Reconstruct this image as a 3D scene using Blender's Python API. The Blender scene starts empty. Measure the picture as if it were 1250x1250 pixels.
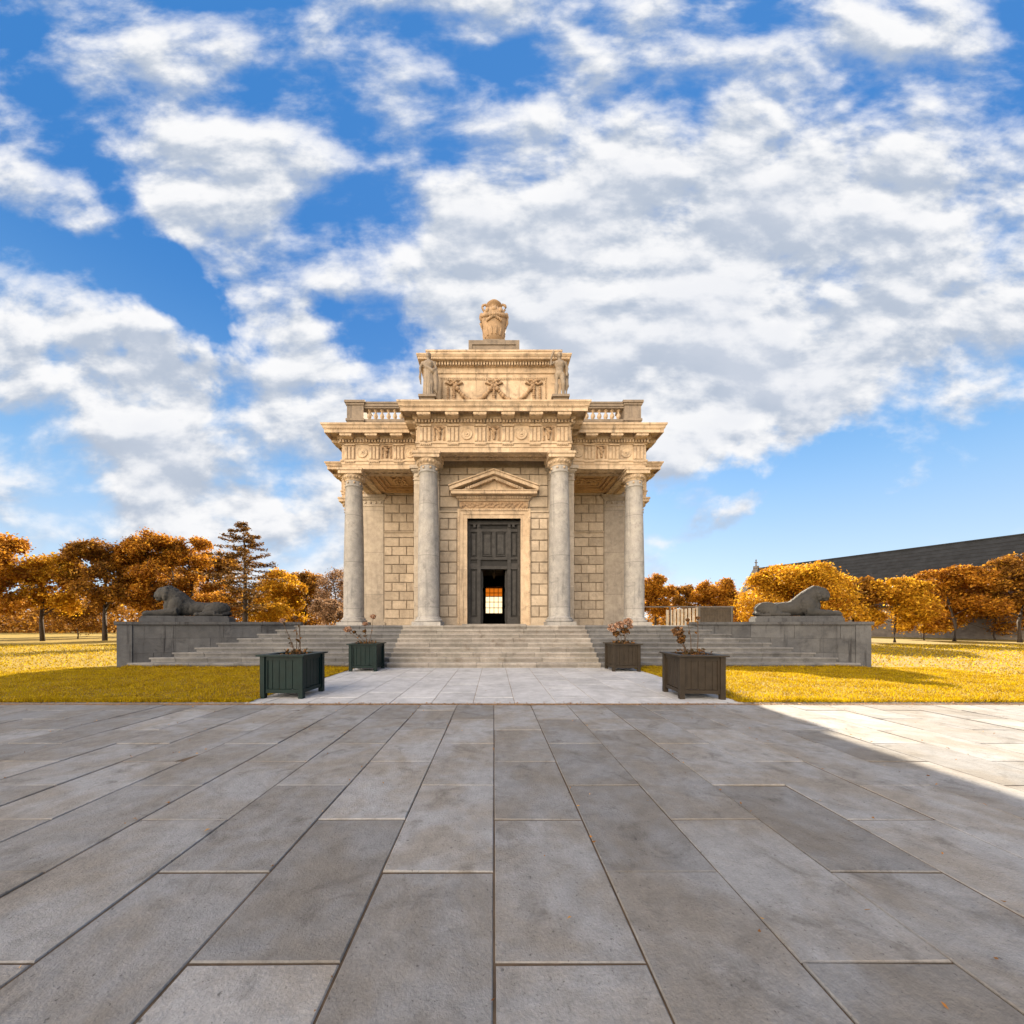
import bpy, bmesh, math, random
import numpy as np
from mathutils import Vector, Matrix, Quaternion
PI = math.pi
random.seed(7)
NR = np.random.default_rng(11)
scene = bpy.context.scene
COL = scene.collection

# ------------------------------------------------------------------ camera facts
F = 440.0            # focal length in photo pixels (photo is 1250 px wide)
EYE = 1.70
P = 1.64             # height of the temple platform
CY = 26.36           # centre of the temple along Y


def wx(px, Y): return (px - 603.0) * Y / F
def wz(py, Y): return EYE + (762.0 - py) * Y / F

# ------------------------------------------------------------------ mesh helper


class MB:
    def __init__(self):
        self.v = []
        self.f = []

    def add(self, vs, fs, M=None):
        o = len(self.v)
        if M is not None:
            vs = [M @ Vector(p) for p in vs]
        self.v.extend([tuple(p) for p in vs])
        self.f.extend([tuple(i + o for i in q) for q in fs])
        return self

    def box(self, x0, x1, y0, y1, z0, z1, M=None):
        vs = [(x0, y0, z0), (x1, y0, z0), (x1, y1, z0), (x0, y1, z0), (x0, y0, z1), (x1, y0, z1), (x1, y1, z1), (x0, y1, z1)]
        fs = [(0, 3, 2, 1), (4, 5, 6, 7), (0, 1, 5, 4), (1, 2, 6, 5), (2, 3, 7, 6), (3, 0, 4, 7)]
        return self.add(vs, fs, M)

    def cham(self, x0, x1, y0, y1, z0, z1, c, M=None):
        """box whose -Y face has chamfered edges (a rusticated block)"""
        vs = [(x0, y1, z0), (x1, y1, z0), (x1, y1, z1), (x0, y1, z1),
              (x0, y0 + c, z0), (x1, y0 + c, z0), (x1, y0 + c, z1), (x0, y0 + c, z1),
              (x0 + c, y0, z0 + c), (x1 - c, y0, z0 + c), (x1 - c, y0, z1 - c), (x0 + c, y0, z1 - c)]
        fs = [(0, 1, 2, 3), (0, 4, 5, 1), (1, 5, 6, 2), (2, 6, 7, 3), (3, 7, 4, 0),
              (4, 8, 9, 5), (5, 9, 10, 6), (6, 10, 11, 7), (7, 11, 8, 4), (8, 11, 10, 9)]
        fs = [tuple(reversed(q)) for q in fs]
        return self.add(vs, fs, M)

    def lathe(self, prof, n=32, M=None, cap=True):
        vs = []
        fs = []
        for r, z in prof:
            for i in range(n):
                a = 2 * PI * i / n
                vs.append((r * math.cos(a), r * math.sin(a), z))
        for j in range(len(prof) - 1):
            for i in range(n):
                k = (i + 1) % n
                fs.append((j * n + i, j * n + k, (j + 1) * n + k, (j + 1) * n + i))
        if cap:
            fs.append(tuple(reversed(range(n))))
            fs.append(tuple((len(prof) - 1) * n + i for i in range(n)))
        return self.add(vs, fs, M)

    def tube(self, pts, rads, n=8, M=None):
        pts = [Vector(p) for p in pts]
        if not hasattr(rads, '__len__'):
            rads = [rads] * len(pts)
        vs = []
        fs = []
        for i, p in enumerate(pts):
            d = (pts[min(i + 1, len(pts) - 1)] - pts[max(i - 1, 0)])
            if d.length < 1e-9:
                d = Vector((0, 0, 1))
            d.normalize()
            u = d.cross(Vector((0, 0, 1)))
            if u.length < .05:
                u = d.cross(Vector((1, 0, 0)))
            u.normalize()
            w = d.cross(u)
            for k in range(n):
                a = 2 * PI * k / n
                vs.append(p + (u * math.cos(a) + w * math.sin(a)) * rads[i])
        for j in range(len(pts) - 1):
            for i in range(n):
                k = (i + 1) % n
                fs.append((j * n + i, (j + 1) * n + i, (j + 1) * n + k, j * n + k))
        fs.append(tuple(range(n)))
        fs.append(tuple(reversed([(len(pts) - 1) * n + i for i in range(n)])))
        return self.add(vs, fs, M)

    def ball(self, c, r, n=10, m=7, M=None, R=None):
        if not hasattr(r, '__len__'):
            r = (r, r, r)
        c = Vector(c)
        vs = []
        fs = []
        for j in range(m + 1):
            t = PI * j / m
            for i in range(n):
                a = 2 * PI * i / n
                q = Vector((r[0] * math.sin(t) * math.cos(a), r[1] * math.sin(t) * math.sin(a), r[2] * math.cos(t)))
                if R is not None:
                    q = R @ q
                vs.append(c + q)
        for j in range(m):
            for i in range(n):
                k = (i + 1) % n
                fs.append((j * n + i, (j + 1) * n + i, (j + 1) * n + k, j * n + k))
        return self.add(vs, fs, M)

    def sweep(self, poly, prof, closed_prof=True, z0=0.0):
        """profile (offset, z) carried round a closed plan polygon (counter-clockwise) with mitres"""
        n = len(poly)
        m = len(prof)
        vs = []
        for i in range(n):
            a = Vector(poly[i - 1])
            b = Vector(poly[i])
            c = Vector(poly[(i + 1) % n])
            d1 = (b - a).normalized()
            d2 = (c - b).normalized()
            n1 = Vector((d1.y, -d1.x))
            n2 = Vector((d2.y, -d2.x))
            mt = (n1 + n2) / (1 + n1.dot(n2))
            for o, z in prof:
                q = b + mt * o
                vs.append((q.x, q.y, z + z0))
        fs = []
        mm = m if closed_prof else m - 1
        for i in range(n):
            k = (i + 1) % n
            for j in range(mm):
                l = (j + 1) % m
                fs.append((i * m + j, k * m + j, k * m + l, i * m + l))
        return self.add(vs, fs)

    def ngon(self, poly, z, flip=False):
        vs = [(p[0], p[1], z) for p in poly]
        f = tuple(range(len(vs)))
        return self.add(vs, [tuple(reversed(f)) if flip else f])

    def obj(self, name, mat, parent=None, loc=None, smooth=False, angle=None, rot=None):
        me = bpy.data.meshes.new(name)
        me.from_pydata(self.v, [], self.f)
        me.update()
        return link_mesh(name, me, mat, parent, loc, smooth, angle, rot)


def link_mesh(name, me, mat, parent=None, loc=None, smooth=False, angle=None, rot=None):
    if mat is not None:
        me.materials.append(mat)
    if smooth or angle:
        me.polygons.foreach_set('use_smooth', [True] * len(me.polygons))
        if angle:
            bm = bmesh.new()
            bm.from_mesh(me)
            ca = math.radians(angle)
            for e in bm.edges:
                if len(e.link_faces) == 2 and e.calc_face_angle(0) > ca:
                    e.smooth = False
            bm.to_mesh(me)
            bm.free()
    o = bpy.data.objects.new(name, me)
    COL.objects.link(o)
    if parent:
        o.parent = parent
    if loc is not None:
        o.location = loc
    if rot is not None:
        o.rotation_euler = rot
    return o


def tag(o, label=None, cat=None, group=None, kind=None):
    if label: o['label'] = label
    if cat: o['category'] = cat
    if group: o['group'] = group
    if kind: o['kind'] = kind
    return o


def empty(name, loc=(0, 0, 0), rz=0.0, parent=None):
    o = bpy.data.objects.new(name, None)
    o.empty_display_size = .3
    COL.objects.link(o)
    o.location = loc
    o.rotation_euler = (0, 0, rz)
    if parent: o.parent = parent
    return o


def children(o): return [c for c in list(bpy.data.objects) if c.parent is o]


def copy_tree(o, parent=None):
    kids = children(o)
    c = o.copy()
    COL.objects.link(c)
    c.parent = parent
    for ch in kids:
        copy_tree(ch, c)
    return c


def quads_mesh(name, P4, mat, parent=None, loc=None, attr=None):
    """P4: (N,4,3) array of quads -> mesh"""
    N = P4.shape[0]
    me = bpy.data.meshes.new(name)
    me.vertices.add(N * 4)
    me.vertices.foreach_set('co', P4.reshape(-1).astype(np.float32))
    me.loops.add(N * 4)
    me.loops.foreach_set('vertex_index', np.arange(N * 4, dtype=np.int32))
    me.polygons.add(N)
    me.polygons.foreach_set('loop_start', np.arange(0, N * 4, 4, dtype=np.int32))
    me.polygons.foreach_set('loop_total', np.full(N, 4, dtype=np.int32))
    me.update(calc_edges=True)
    me.validate()
    if attr is not None:
        a = me.attributes.new('tint', 'FLOAT', 'FACE')
        a.data.foreach_set('value', attr.astype(np.float32))
    return link_mesh(name, me, mat, parent, loc)


def sculpt(name, parts, mat, voxel=.03, smooth=4, parent=None, loc=None, rot=None, disp=0.0, dsize=.2):
    """parts: MB holding overlapping closed lumps -> one continuous skin"""
    me = bpy.data.meshes.new(name + '_src')
    me.from_pydata(parts.v, [], parts.f)
    me.update()
    o = bpy.data.objects.new(name + '_src', me)
    COL.objects.link(o)
    r = o.modifiers.new('r', 'REMESH')
    r.mode = 'VOXEL'
    r.voxel_size = voxel
    r.use_smooth_shade = True
    s = o.modifiers.new('s', 'SMOOTH')
    s.factor = .5
    s.iterations = smooth
    if disp:
        t = bpy.data.textures.new(name + '_t', 'CLOUDS')
        t.noise_scale = dsize
        d = o.modifiers.new('d', 'DISPLACE')
        d.texture = t
        d.strength = disp
        d.mid_level = .5
    dg = bpy.context.evaluated_depsgraph_get()
    new = bpy.data.meshes.new_from_object(o.evaluated_get(dg))
    bpy.data.objects.remove(o)
    bpy.data.meshes.remove(me)
    new.name = name
    new.materials.clear()
    new.polygons.foreach_set('use_smooth', [True] * len(new.polygons))
    return link_mesh(name, new, mat, parent, loc, rot=rot)


# ------------------------------------------------------------------ materials
class NT:
    def __init__(self, tree):
        self.t = tree
        self.n = tree.nodes
        self.l = tree.links

    def new(self, typ, **kw):
        nd = self.n.new(typ)
        for k, v in kw.items():
            if k.startswith('i_'):
                nd.inputs[k[2:].replace('_', ' ')].default_value = v
            else:
                setattr(nd, k, v)
        return nd

    def put(self, sock, val):
        if isinstance(val, bpy.types.NodeSocket):
            self.l.new(val, sock)
        else:
            sock.default_value = val

    def math(self, op, a, b=None, c=None, clamp=False):
        nd = self.n.new('ShaderNodeMath')
        nd.operation = op
        nd.use_clamp = clamp
        self.put(nd.inputs[0], a)
        if b is not None: self.put(nd.inputs[1], b)
        if c is not None: self.put(nd.inputs[2], c)
        return nd.outputs[0]

    def vmath(self, op, a, b=None, scale=None):
        nd = self.n.new('ShaderNodeVectorMath')
        nd.operation = op
        self.put(nd.inputs[0], a)
        if b is not None: self.put(nd.inputs[1], b)
        if scale is not None: self.put(nd.inputs['Scale'], scale)
        return nd.outputs['Value'] if op in ('DOT_PRODUCT', 'LENGTH') else nd.outputs['Vector']

    def mix(self, f, a, b, typ='MIX'):
        nd = self.n.new('ShaderNodeMix')
        nd.data_type = 'RGBA'
        nd.blend_type = typ
        self.put(nd.inputs[0], f)
        self.put(nd.inputs[6], a)
        self.put(nd.inputs[7], b)
        return nd.outputs[2]

    def ramp(self, f, a, b, lo=0.0, hi=1.0, smooth=True):
        nd = self.n.new('ShaderNodeMapRange')
        nd.interpolation_type = 'SMOOTHSTEP' if smooth else 'LINEAR'
        self.put(nd.inputs['Value'], f)
        nd.inputs['From Min'].default_value = a
        nd.inputs['From Max'].default_value = b
        nd.inputs['To Min'].default_value = lo
        nd.inputs['To Max'].default_value = hi
        return nd.outputs['Result']

    def noise(self, vec, scale, detail=6, rough=.6, dist=0.0):
        nd = self.n.new('ShaderNodeTexNoise')
        nd.inputs['Scale'].default_value = scale
        nd.inputs['Detail'].default_value = detail
        nd.inputs['Roughness'].default_value = rough
        nd.inputs['Distortion'].default_value = dist
        if vec is not None: self.l.new(vec, nd.inputs['Vector'])
        return nd.outputs['Fac']


def c4(c): return (c[0], c[1], c[2], 1.0)


def base_mat(name):
    m = bpy.data.materials.new(name)
    m.use_nodes = True
    nt = NT(m.node_tree)
    b = m.node_tree.nodes['Principled BSDF']
    return m, nt, b


def stone(name, ca, cb, cs, stain=.5, scale=1.0, rough=.85, bump=.25, streak=0.0, drums=0.0, pits=.35):
    """two-tone stone with darker weather stains, pitting and fine grain"""
    m, nt, b = base_mat(name)
    co = nt.new('ShaderNodeTexCoord').outputs['Object']
    big = nt.noise(co, .9 * scale, 5, .6, .4)
    mid = nt.noise(co, 4.0 * scale, 6, .65)
    fine = nt.noise(co, 38 * scale, 4, .7)
    col = nt.mix(nt.ramp(big, .35, .65), c4(ca), c4(cb))
    oi = nt.new('ShaderNodeObjectInfo')
    st = nt.ramp(nt.noise(co, 1.7 * scale, 8, .7, .8), .5, .75)
    st = nt.math('MULTIPLY', st, stain)
    col = nt.mix(st, col, c4(cs))
    if streak:
        mp = nt.new('ShaderNodeMapping')
        nt.l.new(co, mp.inputs['Vector'])
        mp.inputs['Scale'].default_value = (3.2, 3.2, .22)
        sk = nt.ramp(nt.noise(mp.outputs[0], 1.6, 6, .65), .52, .72)
        col = nt.mix(nt.math('MULTIPLY', sk, streak), col, c4(cs))
    v = nt.ramp(mid, .3, .7, .86, 1.1)
    col = nt.mix(1.0, col, nt.vmath('SCALE', (1, 1, 1), scale=v), 'MULTIPLY')
    v2 = nt.ramp(fine, .3, .7, .88, 1.08)
    col = nt.mix(1.0, col, nt.vmath('SCALE', (1, 1, 1), scale=v2), 'MULTIPLY')
    if pits:
        pt = nt.ramp(nt.noise(co, 22 * scale, 3, .6), .62, .74)
        col = nt.mix(nt.math('MULTIPLY', pt, pits), col, c4([x * .55 for x in cs]))
    h = nt.math('ADD', nt.math('MULTIPLY', mid, .6), nt.math('MULTIPLY', fine, .35))
    if drums:
        sx = nt.new('ShaderNodeSeparateXYZ')
        nt.l.new(co, sx.inputs[0])
        fr = nt.math('FRACT', nt.math('DIVIDE', nt.math('ADD', sx.outputs['Z'], .35), drums))
        d = nt.math('ABSOLUTE', nt.math('SUBTRACT', fr, .5))
        jn = nt.ramp(d, .0, .009, 1, 0)
        col = nt.mix(nt.math('MULTIPLY', jn, .55), col, c4([x * .5 for x in cs]))
        # each drum is a slightly different stone
        fl = nt.math('FLOOR', nt.math('ADD', nt.math('DIVIDE', nt.math('ADD', sx.outputs['Z'], .35), drums), .5))
        wn = nt.new('ShaderNodeTexWhiteNoise', noise_dimensions='2D')
        cx = nt.new('ShaderNodeCombineXYZ')
        nt.l.new(fl, cx.inputs[0])
        nt.l.new(oi.outputs['Random'], cx.inputs[1])
        nt.l.new(cx.outputs[0], wn.inputs['Vector'])
        dv = nt.ramp(wn.outputs['Value'], 0, 1, .86, 1.08, False)
        col = nt.mix(1.0, col, nt.vmath('SCALE', (1, 1, 1), scale=dv), 'MULTIPLY')
    at = nt.new('ShaderNodeAttribute', attribute_name='tint')
    # per-block tone where the mesh carries one (0 = none)
    tv = nt.math('ADD', at.outputs['Fac'], 1.0)
    col = nt.mix(1.0, col, nt.vmath('SCALE', (1, 1, 1), scale=tv), 'MULTIPLY')
    nt.l.new(col, b.inputs['Base Color'])
    b.inputs['Roughness'].default_value = rough
    bp = nt.new('ShaderNodeBump')
    bp.inputs['Strength'].default_value = bump
    bp.inputs['Distance'].default_value = .03
    nt.l.new(h, bp.inputs['Height'])
    nt.l.new(bp.outputs[0], b.inputs['Normal'])
    return m


def plain(name, col, rough=.6, var=.15, scale=6, bump=.1, metal=0.0, worn=None, wornamt=0.0):
    m, nt, b = base_mat(name)
    co = nt.new('ShaderNodeTexCoord').outputs['Object']
    n1 = nt.noise(co, scale, 6, .65)
    v = nt.ramp(n1, .3, .7, 1 - var, 1 + var)
    c = nt.mix(1.0, c4(col), nt.vmath('SCALE', (1, 1, 1), scale=v), 'MULTIPLY')
    if worn is not None:
        w = nt.ramp(nt.noise(co, scale * 3.5, 5, .7), .66, .72)
        c = nt.mix(nt.math('MULTIPLY', w, wornamt), c, c4(worn))
    nt.l.new(c, b.inputs['Base Color'])
    b.inputs['Roughness'].default_value = rough
    b.inputs['Metallic'].default_value = metal
    bp = nt.new('ShaderNodeBump')
    bp.inputs['Strength'].default_value = bump
    bp.inputs['Distance'].default_value = .01
    nt.l.new(nt.noise(co, scale * 6, 4, .6), bp.inputs['Height'])
    nt.l.new(bp.outputs[0], b.inputs['Normal'])
    return m


def leafmat(name, c1, c2, c3, trans=.45, scale=.5):
    m, nt, b = base_mat(name)
    co = nt.new('ShaderNodeTexCoord').outputs['Object']
    at = nt.new('ShaderNodeAttribute', attribute_name='tint')
    n1 = nt.ramp(nt.noise(co, scale, 3, .6), .35, .65)
    col = nt.mix(n1, c4(c1), c4(c2))
    col = nt.mix(nt.ramp(at.outputs['Fac'], .55, 1.0), col, c4(c3))
    v = nt.ramp(at.outputs['Fac'], 0, 1, .65, 1.15, False)
    col = nt.mix(1.0, col, nt.vmath('SCALE', (1, 1, 1), scale=v), 'MULTIPLY')
    nt.l.new(col, b.inputs['Base Color'])
    b.inputs['Roughness'].default_value = .6
    b.inputs['Specular IOR Level'].default_value = .2
    tr = nt.new('ShaderNodeBsdfTranslucent')
    nt.l.new(col, tr.inputs['Color'])
    ms = nt.new('ShaderNodeMixShader')
    ms.inputs[0].default_value = trans
    nt.l.new(b.outputs[0], ms.inputs[1])
    nt.l.new(tr.outputs[0], ms.inputs[2])
    out = [n for n in nt.n if n.type == 'OUTPUT_MATERIAL'][0]
    nt.l.new(ms.outputs[0], out.inputs['Surface'])
    return m


M = {}
M['warm'] = stone('pale_warm_stone', (.57, .44, .30), (.45, .335, .22), (.13, .10, .075), stain=.8, streak=.7, bump=.5)
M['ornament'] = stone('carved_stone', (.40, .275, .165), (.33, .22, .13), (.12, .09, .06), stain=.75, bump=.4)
M['soffit'] = stone('bounce_tinted_soffit_stone', (.56, .37, .19), (.46, .29, .14), (.20, .12, .06), stain=.6, bump=.4)  # orange bounce light under the ceilings is put into this colour
M['wall'] = stone('ashlar_stone', (.48, .395, .295), (.40, .325, .24), (.20, .165, .13), stain=.65, streak=.4, bump=.45)
M['column'] = stone('granite_column', (.39, .37, .34), (.32, .31, .295), (.15, .15, .15), stain=.8, streak=.55, bump=.35, drums=2.42, pits=.6)
M['anta'] = stone('pilaster_stone', (.43, .37, .295), (.38, .325, .26), (.20, .175, .15), stain=.6, streak=.5, bump=.35, drums=2.6)
M['grey'] = stone('lichen_stone', (.25, .20, .15), (.20, .16, .12), (.08, .07, .06), stain=.75, streak=.7, bump=.45)
M['statue'] = stone('weathered_statue_stone', (.29, .235, .175), (.23, .185, .14), (.11, .095, .085), stain=.65, bump=.3, scale=1.6)
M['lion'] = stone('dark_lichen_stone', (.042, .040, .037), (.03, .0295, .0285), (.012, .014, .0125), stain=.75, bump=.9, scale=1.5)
M['steps'] = stone('step_stone', (.165, .162, .158), (.118, .118, .12), (.05, .05, .05), stain=.75, bump=.4, pits=.5)
M['steps_mid'] = stone('pale_step_stone', (.32, .29, .255), (.25, .23, .20), (.12, .085, .055), stain=.65, bump=.4, pits=.5)
M['terrwall'] = stone('terrace_wall_stone', (.078, .08, .084), (.052, .055, .062), (.018, .018, .021), stain=.8, streak=.95, bump=.4)
M['path'] = stone('pale_path_stone', (.50, .50, .505), (.42, .42, .425), (.26, .255, .25), stain=.6, bump=.3, scale=.9, pits=.3)
M['paving'] = stone('grey_paving_stone', (.245, .247, .252), (.205, .187, .165), (.08, .072, .064), stain=.75, bump=.55, scale=1.6, pits=.75)
M['joint'] = plain('earthy_joint', (.075, .05, .03), .95, .4, 5)
M['mortar'] = plain('mortar', (.24, .18, .12), .95, .3, 5)
M['floor'] = plain('terrace_floor', (.32, .29, .26), .9, .2, 3)
M['wood'] = plain('dark_oak', (.025, .0235, .0225), .7, .5, 4, .4, worn=(.13, .12, .11), wornamt=.6)
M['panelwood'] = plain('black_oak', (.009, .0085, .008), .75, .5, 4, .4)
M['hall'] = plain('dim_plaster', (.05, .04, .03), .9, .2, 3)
M['bar'] = plain('glazing_bar', (.05, .035, .02), .6)
M['green'] = plain('dark_green_paint', (.0016, .0125, .012), .5, .2, 5, .15, worn=(.2, .17, .14), wornamt=.3)
M['brown'] = plain('warm_lit_green_paint', (.031, .0235, .016), .5, .2, 5, .15, worn=(.15, .12, .09), wornamt=.3)  # green planter paint with the warm light on it put into a brown colour
for _k in ('green', 'brown'):
    M[_k].node_tree.nodes['Principled BSDF'].inputs['Specular IOR Level'].default_value = .22
M['soil'] = plain('soil', (.03, .02, .014), .95, .4, 12, .8)
M['stem'] = plain('stem_brown', (.07, .04, .02), .8, .3, 20)
M['bark'] = plain('bark', (.045, .032, .024), .9, .4, 8, .8)
M['rust'] = plain('rusty_iron', (.20, .12, .06), .8, .4, 14, .3)
M['slate'] = plain('slate', (.016, .018, .021), .95, .35, 1.2, .4)
M['church'] = plain('church_stone', (.14, .125, .11), .9, .25, 2, .4)
M['metal'] = plain('dull_metal', (.12, .11, .10), .5, .15, 4)
M['pale_board'] = plain('pale_board', (.42, .37, .30), .75, .2, 3)
M['dark_board'] = plain('dark_board', (.07, .055, .04), .8, .25, 3)
M['petal'] = leafmat('dry_petal', (.50, .30, .20), (.42, .22, .12), (.60, .42, .30), .35, 6)
M['petal_b'] = leafmat('dry_petal_brown', (.20, .10, .04), (.16, .08, .03), (.28, .15, .07), .3, 6)
M['pleaf'] = leafmat('dry_leaf', (.06, .05, .02), (.16, .07, .02), (.24, .10, .02), .3, 6)
M['orange'] = leafmat('orange_leaf', (.48, .20, .014), (.30, .115, .012), (.62, .31, .03), .45, .45)
M['gold'] = leafmat('golden_leaf', (.58, .30, .014), (.44, .19, .012), (.70, .42, .03), .45, .45)
M['russet'] = leafmat('russet_leaf', (.32, .14, .016), (.20, .085, .014), (.46, .23, .025), .42, .45)
M['needle'] = leafmat('larch_needle', (.17, .08, .014), (.10, .05, .012), (.30, .15, .02), .3, .6)
M['dusky'] = leafmat('dusky_leaf', (.30, .18, .10), (.22, .12, .06), (.40, .26, .15), .38, .6)
M['grass'] = leafmat('yellow_grass', (.47, .32, .003), (.32, .19, .003), (.52, .37, .005), .4, 1.6)
M['litter'] = leafmat('litter_leaf', (.35, .16, .03), (.24, .09, .02), (.45, .24, .05), .2, 3)
M['turf'] = plain('turf', (.20, .13, .004), .95, .35, 3, .8)

# ------------------------------------------------------------------ ground
g = MB().box(-400, 400, -120, 700, -.6, -.03)
ground = tag(g.obj('ground', M['turf']), kind='structure')


def slab_field(name, mat, x0, x1, y0, y1, w, l, gap, z, th, jit=.003, tint=.16, stag=.5, phase=0., cx=0.):
    mb = MB()
    tints = []
    n0 = math.floor((x0 - cx) / w)
    n1 = math.ceil((x1 - cx) / w)
    for i in range(n0, n1):
        off = (phase + (stag * l if i % 2 else 0))
        k0 = math.floor((y0 - off) / l)
        k1 = math.ceil((y1 - off) / l)
        for k in range(k0, k1):
            xa = max(cx + i * w, x0) + gap / 2
            xb = min(cx + (i + 1) * w, x1) - gap / 2
            ya = max(off + k * l, y0) + gap / 2
            yb = min(off + (k + 1) * l, y1) - gap / 2
            if xb - xa < .05 or yb - ya < .05: continue
            dz = random.uniform(-jit, jit)
            b = .006
            zt = z + dz
            tx, ty = random.uniform(-jit, jit), random.uniform(-jit, jit)
            zs = [zt - tx - ty, zt + tx - ty, zt + tx + ty, zt - tx + ty]
            vs = [(xa, ya, zt - th), (xb, ya, zt - th), (xb, yb, zt - th), (xa, yb, zt - th),
                  (xa, ya, zs[0] - b), (xb, ya, zs[1] - b), (xb, yb, zs[2] - b), (xa, yb, zs[3] - b),
                  (xa + b, ya + b, zs[0]), (xb - b, ya + b, zs[1]), (xb - b, yb - b, zs[2]), (xa + b, yb - b, zs[3])]
            fs = [(0, 1, 5, 4), (1, 2, 6, 5), (2, 3, 7, 6), (3, 0, 4, 7), (4, 5, 9, 8), (5, 6, 10, 9), (6, 7, 11, 10), (7, 4, 8, 11), (8, 9, 10, 11)]
            mb.add(vs, fs)
            tints += [random.uniform(-tint, tint)] * 9
    o = mb.obj(name, mat)
    a = o.data.attributes.new('tint', 'FLOAT', 'FACE')
    a.data.foreach_set('value', tints)
    return o


tag(slab_field('paving', M['paving'], -40, 40, -6, 7.60, .77, 1.33, .011, .0, .03, .004, .22, .5, 5.8), kind='structure')
tag(MB().box(-40, 40, -6, 7.90, -.028, -.008).obj('paving_bed', M['joint']), kind='structure')
tag(slab_field('path', M['path'], -5.4, 5.4, 7.74, 14.15, .9, 1.25, .01, .0, .03, .002, .07, .5, 7.74, .45), kind='structure')
tag(MB().box(-5.42, 5.42, 7.905, 14.2, -.028, -.006).obj('path_bed', M['mortar']), kind='structure')
tag(slab_field('lawn_kerb', M['paving'], -40, -5.405, 7.74, 7.89, 1.2, 1.0, .01, .0, .03, .002, .1), kind='structure')
tag(slab_field('lawn_kerb', M['paving'], 5.405, 40, 7.74, 7.89, 1.2, 1.0, .01, .0, .03, .002, .1), kind='structure')

# slotted drain between paving and path
mb = MB()
mb.box(-16, 16, 7.612, 7.632, -.03, .002)
mb.box(-16, 16, 7.708, 7.728, -.03, .002)
x = -16.0
while x < 16:
    mb.box(x, x + .035, 7.634, 7.706, -.02, .0)
    x += .07
tag(mb.obj('drain_grate', M['rust']), 'long rusty slotted drain grate crossing the paving in front of the path', 'drain')

# lawns: turf sheet plus blades
for s, nm in ((-1, 'left'), (1, 'right')):
    xs = sorted((s * 5.40, s * 40))
    tag(MB().box(xs[0], xs[1], 7.895, 14.6, -.025, .012).obj('lawn', M['turf']), kind='structure')


def grass(n, x0, x1, y0, y1, h0, h1, w, z=0.01):
    x = NR.uniform(x0, x1, n)
    y = NR.uniform(y0, y1, n)
    h = NR.uniform(h0, h1, n) * (0.65 + .6 * np.abs(np.sin(x * 1.7 + np.sin(y * 2.3)) * np.cos(y * 1.9 + x * .6)))
    a = NR.uniform(0, 2 * PI, n)
    lean = NR.normal(0, .5, (n, 2)) * h[:, None]
    dx = np.cos(a) * w / 2
    dy = np.sin(a) * w / 2
    Q = np.zeros((n, 4, 3))
    zero = np.full(n, z)
    Q[:, 0] = np.stack([x - dx, y - dy, zero], 1)
    Q[:, 1] = np.stack([x + dx, y + dy, zero], 1)
    Q[:, 2] = np.stack([x + dx * .25 + lean[:, 0], y + dy * .25 + lean[:, 1], z + h], 1)
    Q[:, 3] = np.stack([x - dx * .25 + lean[:, 0], y - dy * .25 + lean[:, 1], z + h], 1)
    return Q


Q = np.concatenate([grass(70000, -17, -5.38, 7.9, 14.1, .03, .065, .016), grass(20000, -40, -17, 7.9, 14.1, .03, .07, .03),
                    grass(70000, 5.38, 17, 7.9, 14.1, .03, .065, .016), grass(20000, 17, 40, 7.9, 14.1, .03, .07, .03),
                    grass(9000, -17, -5.3, 7.80, 7.96, .03, .11, .014), grass(9000, 5.3, 17, 7.80, 7.96, .03, .11, .014),
                    grass(1500, -5.45, -5.33, 7.9, 14.1, .03, .08, .014), grass(1500, 5.33, 5.45, 7.9, 14.1, .03, .08, .014),
                    grass(2500, -14.5, -5.3, 14.02, 14.12, .04, .12, .016), grass(2500, 5.3, 14.5, 14.02, 14.12, .04, .12, .016), grass(25000, -60, -14.8, 14.3, 30, .04, .09, .05), grass(25000, 14.8, 60, 14.3, 30, .04, .09, .05)])
tag(quads_mesh('grass', Q, M['grass'], attr=NR.uniform(0, 1, len(Q))), 'short yellow autumn grass covering the lawns on both sides of the path', 'grass', kind='stuff')

# fallen leaves on turf and paving
n = 900
x = np.concatenate([NR.uniform(-16, 16, n // 3), NR.normal(0, 9, n // 3), NR.uniform(5.3, 16, n // 6), NR.uniform(-16, -5.3, n // 6)])
y = np.concatenate([NR.uniform(7.88, 13.9, n // 3), NR.normal(7.67, .05, n // 3), NR.normal(7.9, .08, n // 6), NR.normal(7.9, .08, n // 6)])
keep = ~((np.abs(x) < 5.3) & (y > 7.9) & (NR.uniform(0, 1, len(x)) > .12))
x, y = x[keep], y[keep]
xs2, ys2 = NR.uniform(-9, 9, 90), NR.uniform(1.5, 7.5, 90)
jx = np.round(NR.uniform(-11, 11, 900) / .77) * .77 + NR.normal(0, .01, 900)
jy = NR.uniform(1.2, 7.6, 900)
kj = np.sin(jx * 3.1 + jy * 1.7) + np.sin(jy * 5.3 + jx) > .4
xs2, ys2 = np.concatenate([xs2, jx[kj]]), np.concatenate([ys2, jy[kj]])
x, y = np.concatenate([x, xs2]), np.concatenate([y, ys2])
n = len(x)
z = np.where((np.abs(x) > 5.4) & (y > 7.9), .05, .012) + NR.uniform(0, .015, n)
a = NR.uniform(0, 2 * PI, n)
sz = NR.uniform(.012, .036, n) * np.where((y < 7.5), .6, 1.0)
Q = np.zeros((n, 4, 3))
for k in range(4):
    r = sz * (1.0 if k % 2 == 0 else .55)
    Q[:, k] = np.stack([x + r * np.cos(a + k * PI / 2), y + r * np.sin(a + k * PI / 2), z + NR.uniform(-.006, .012, n)], 1)
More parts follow.
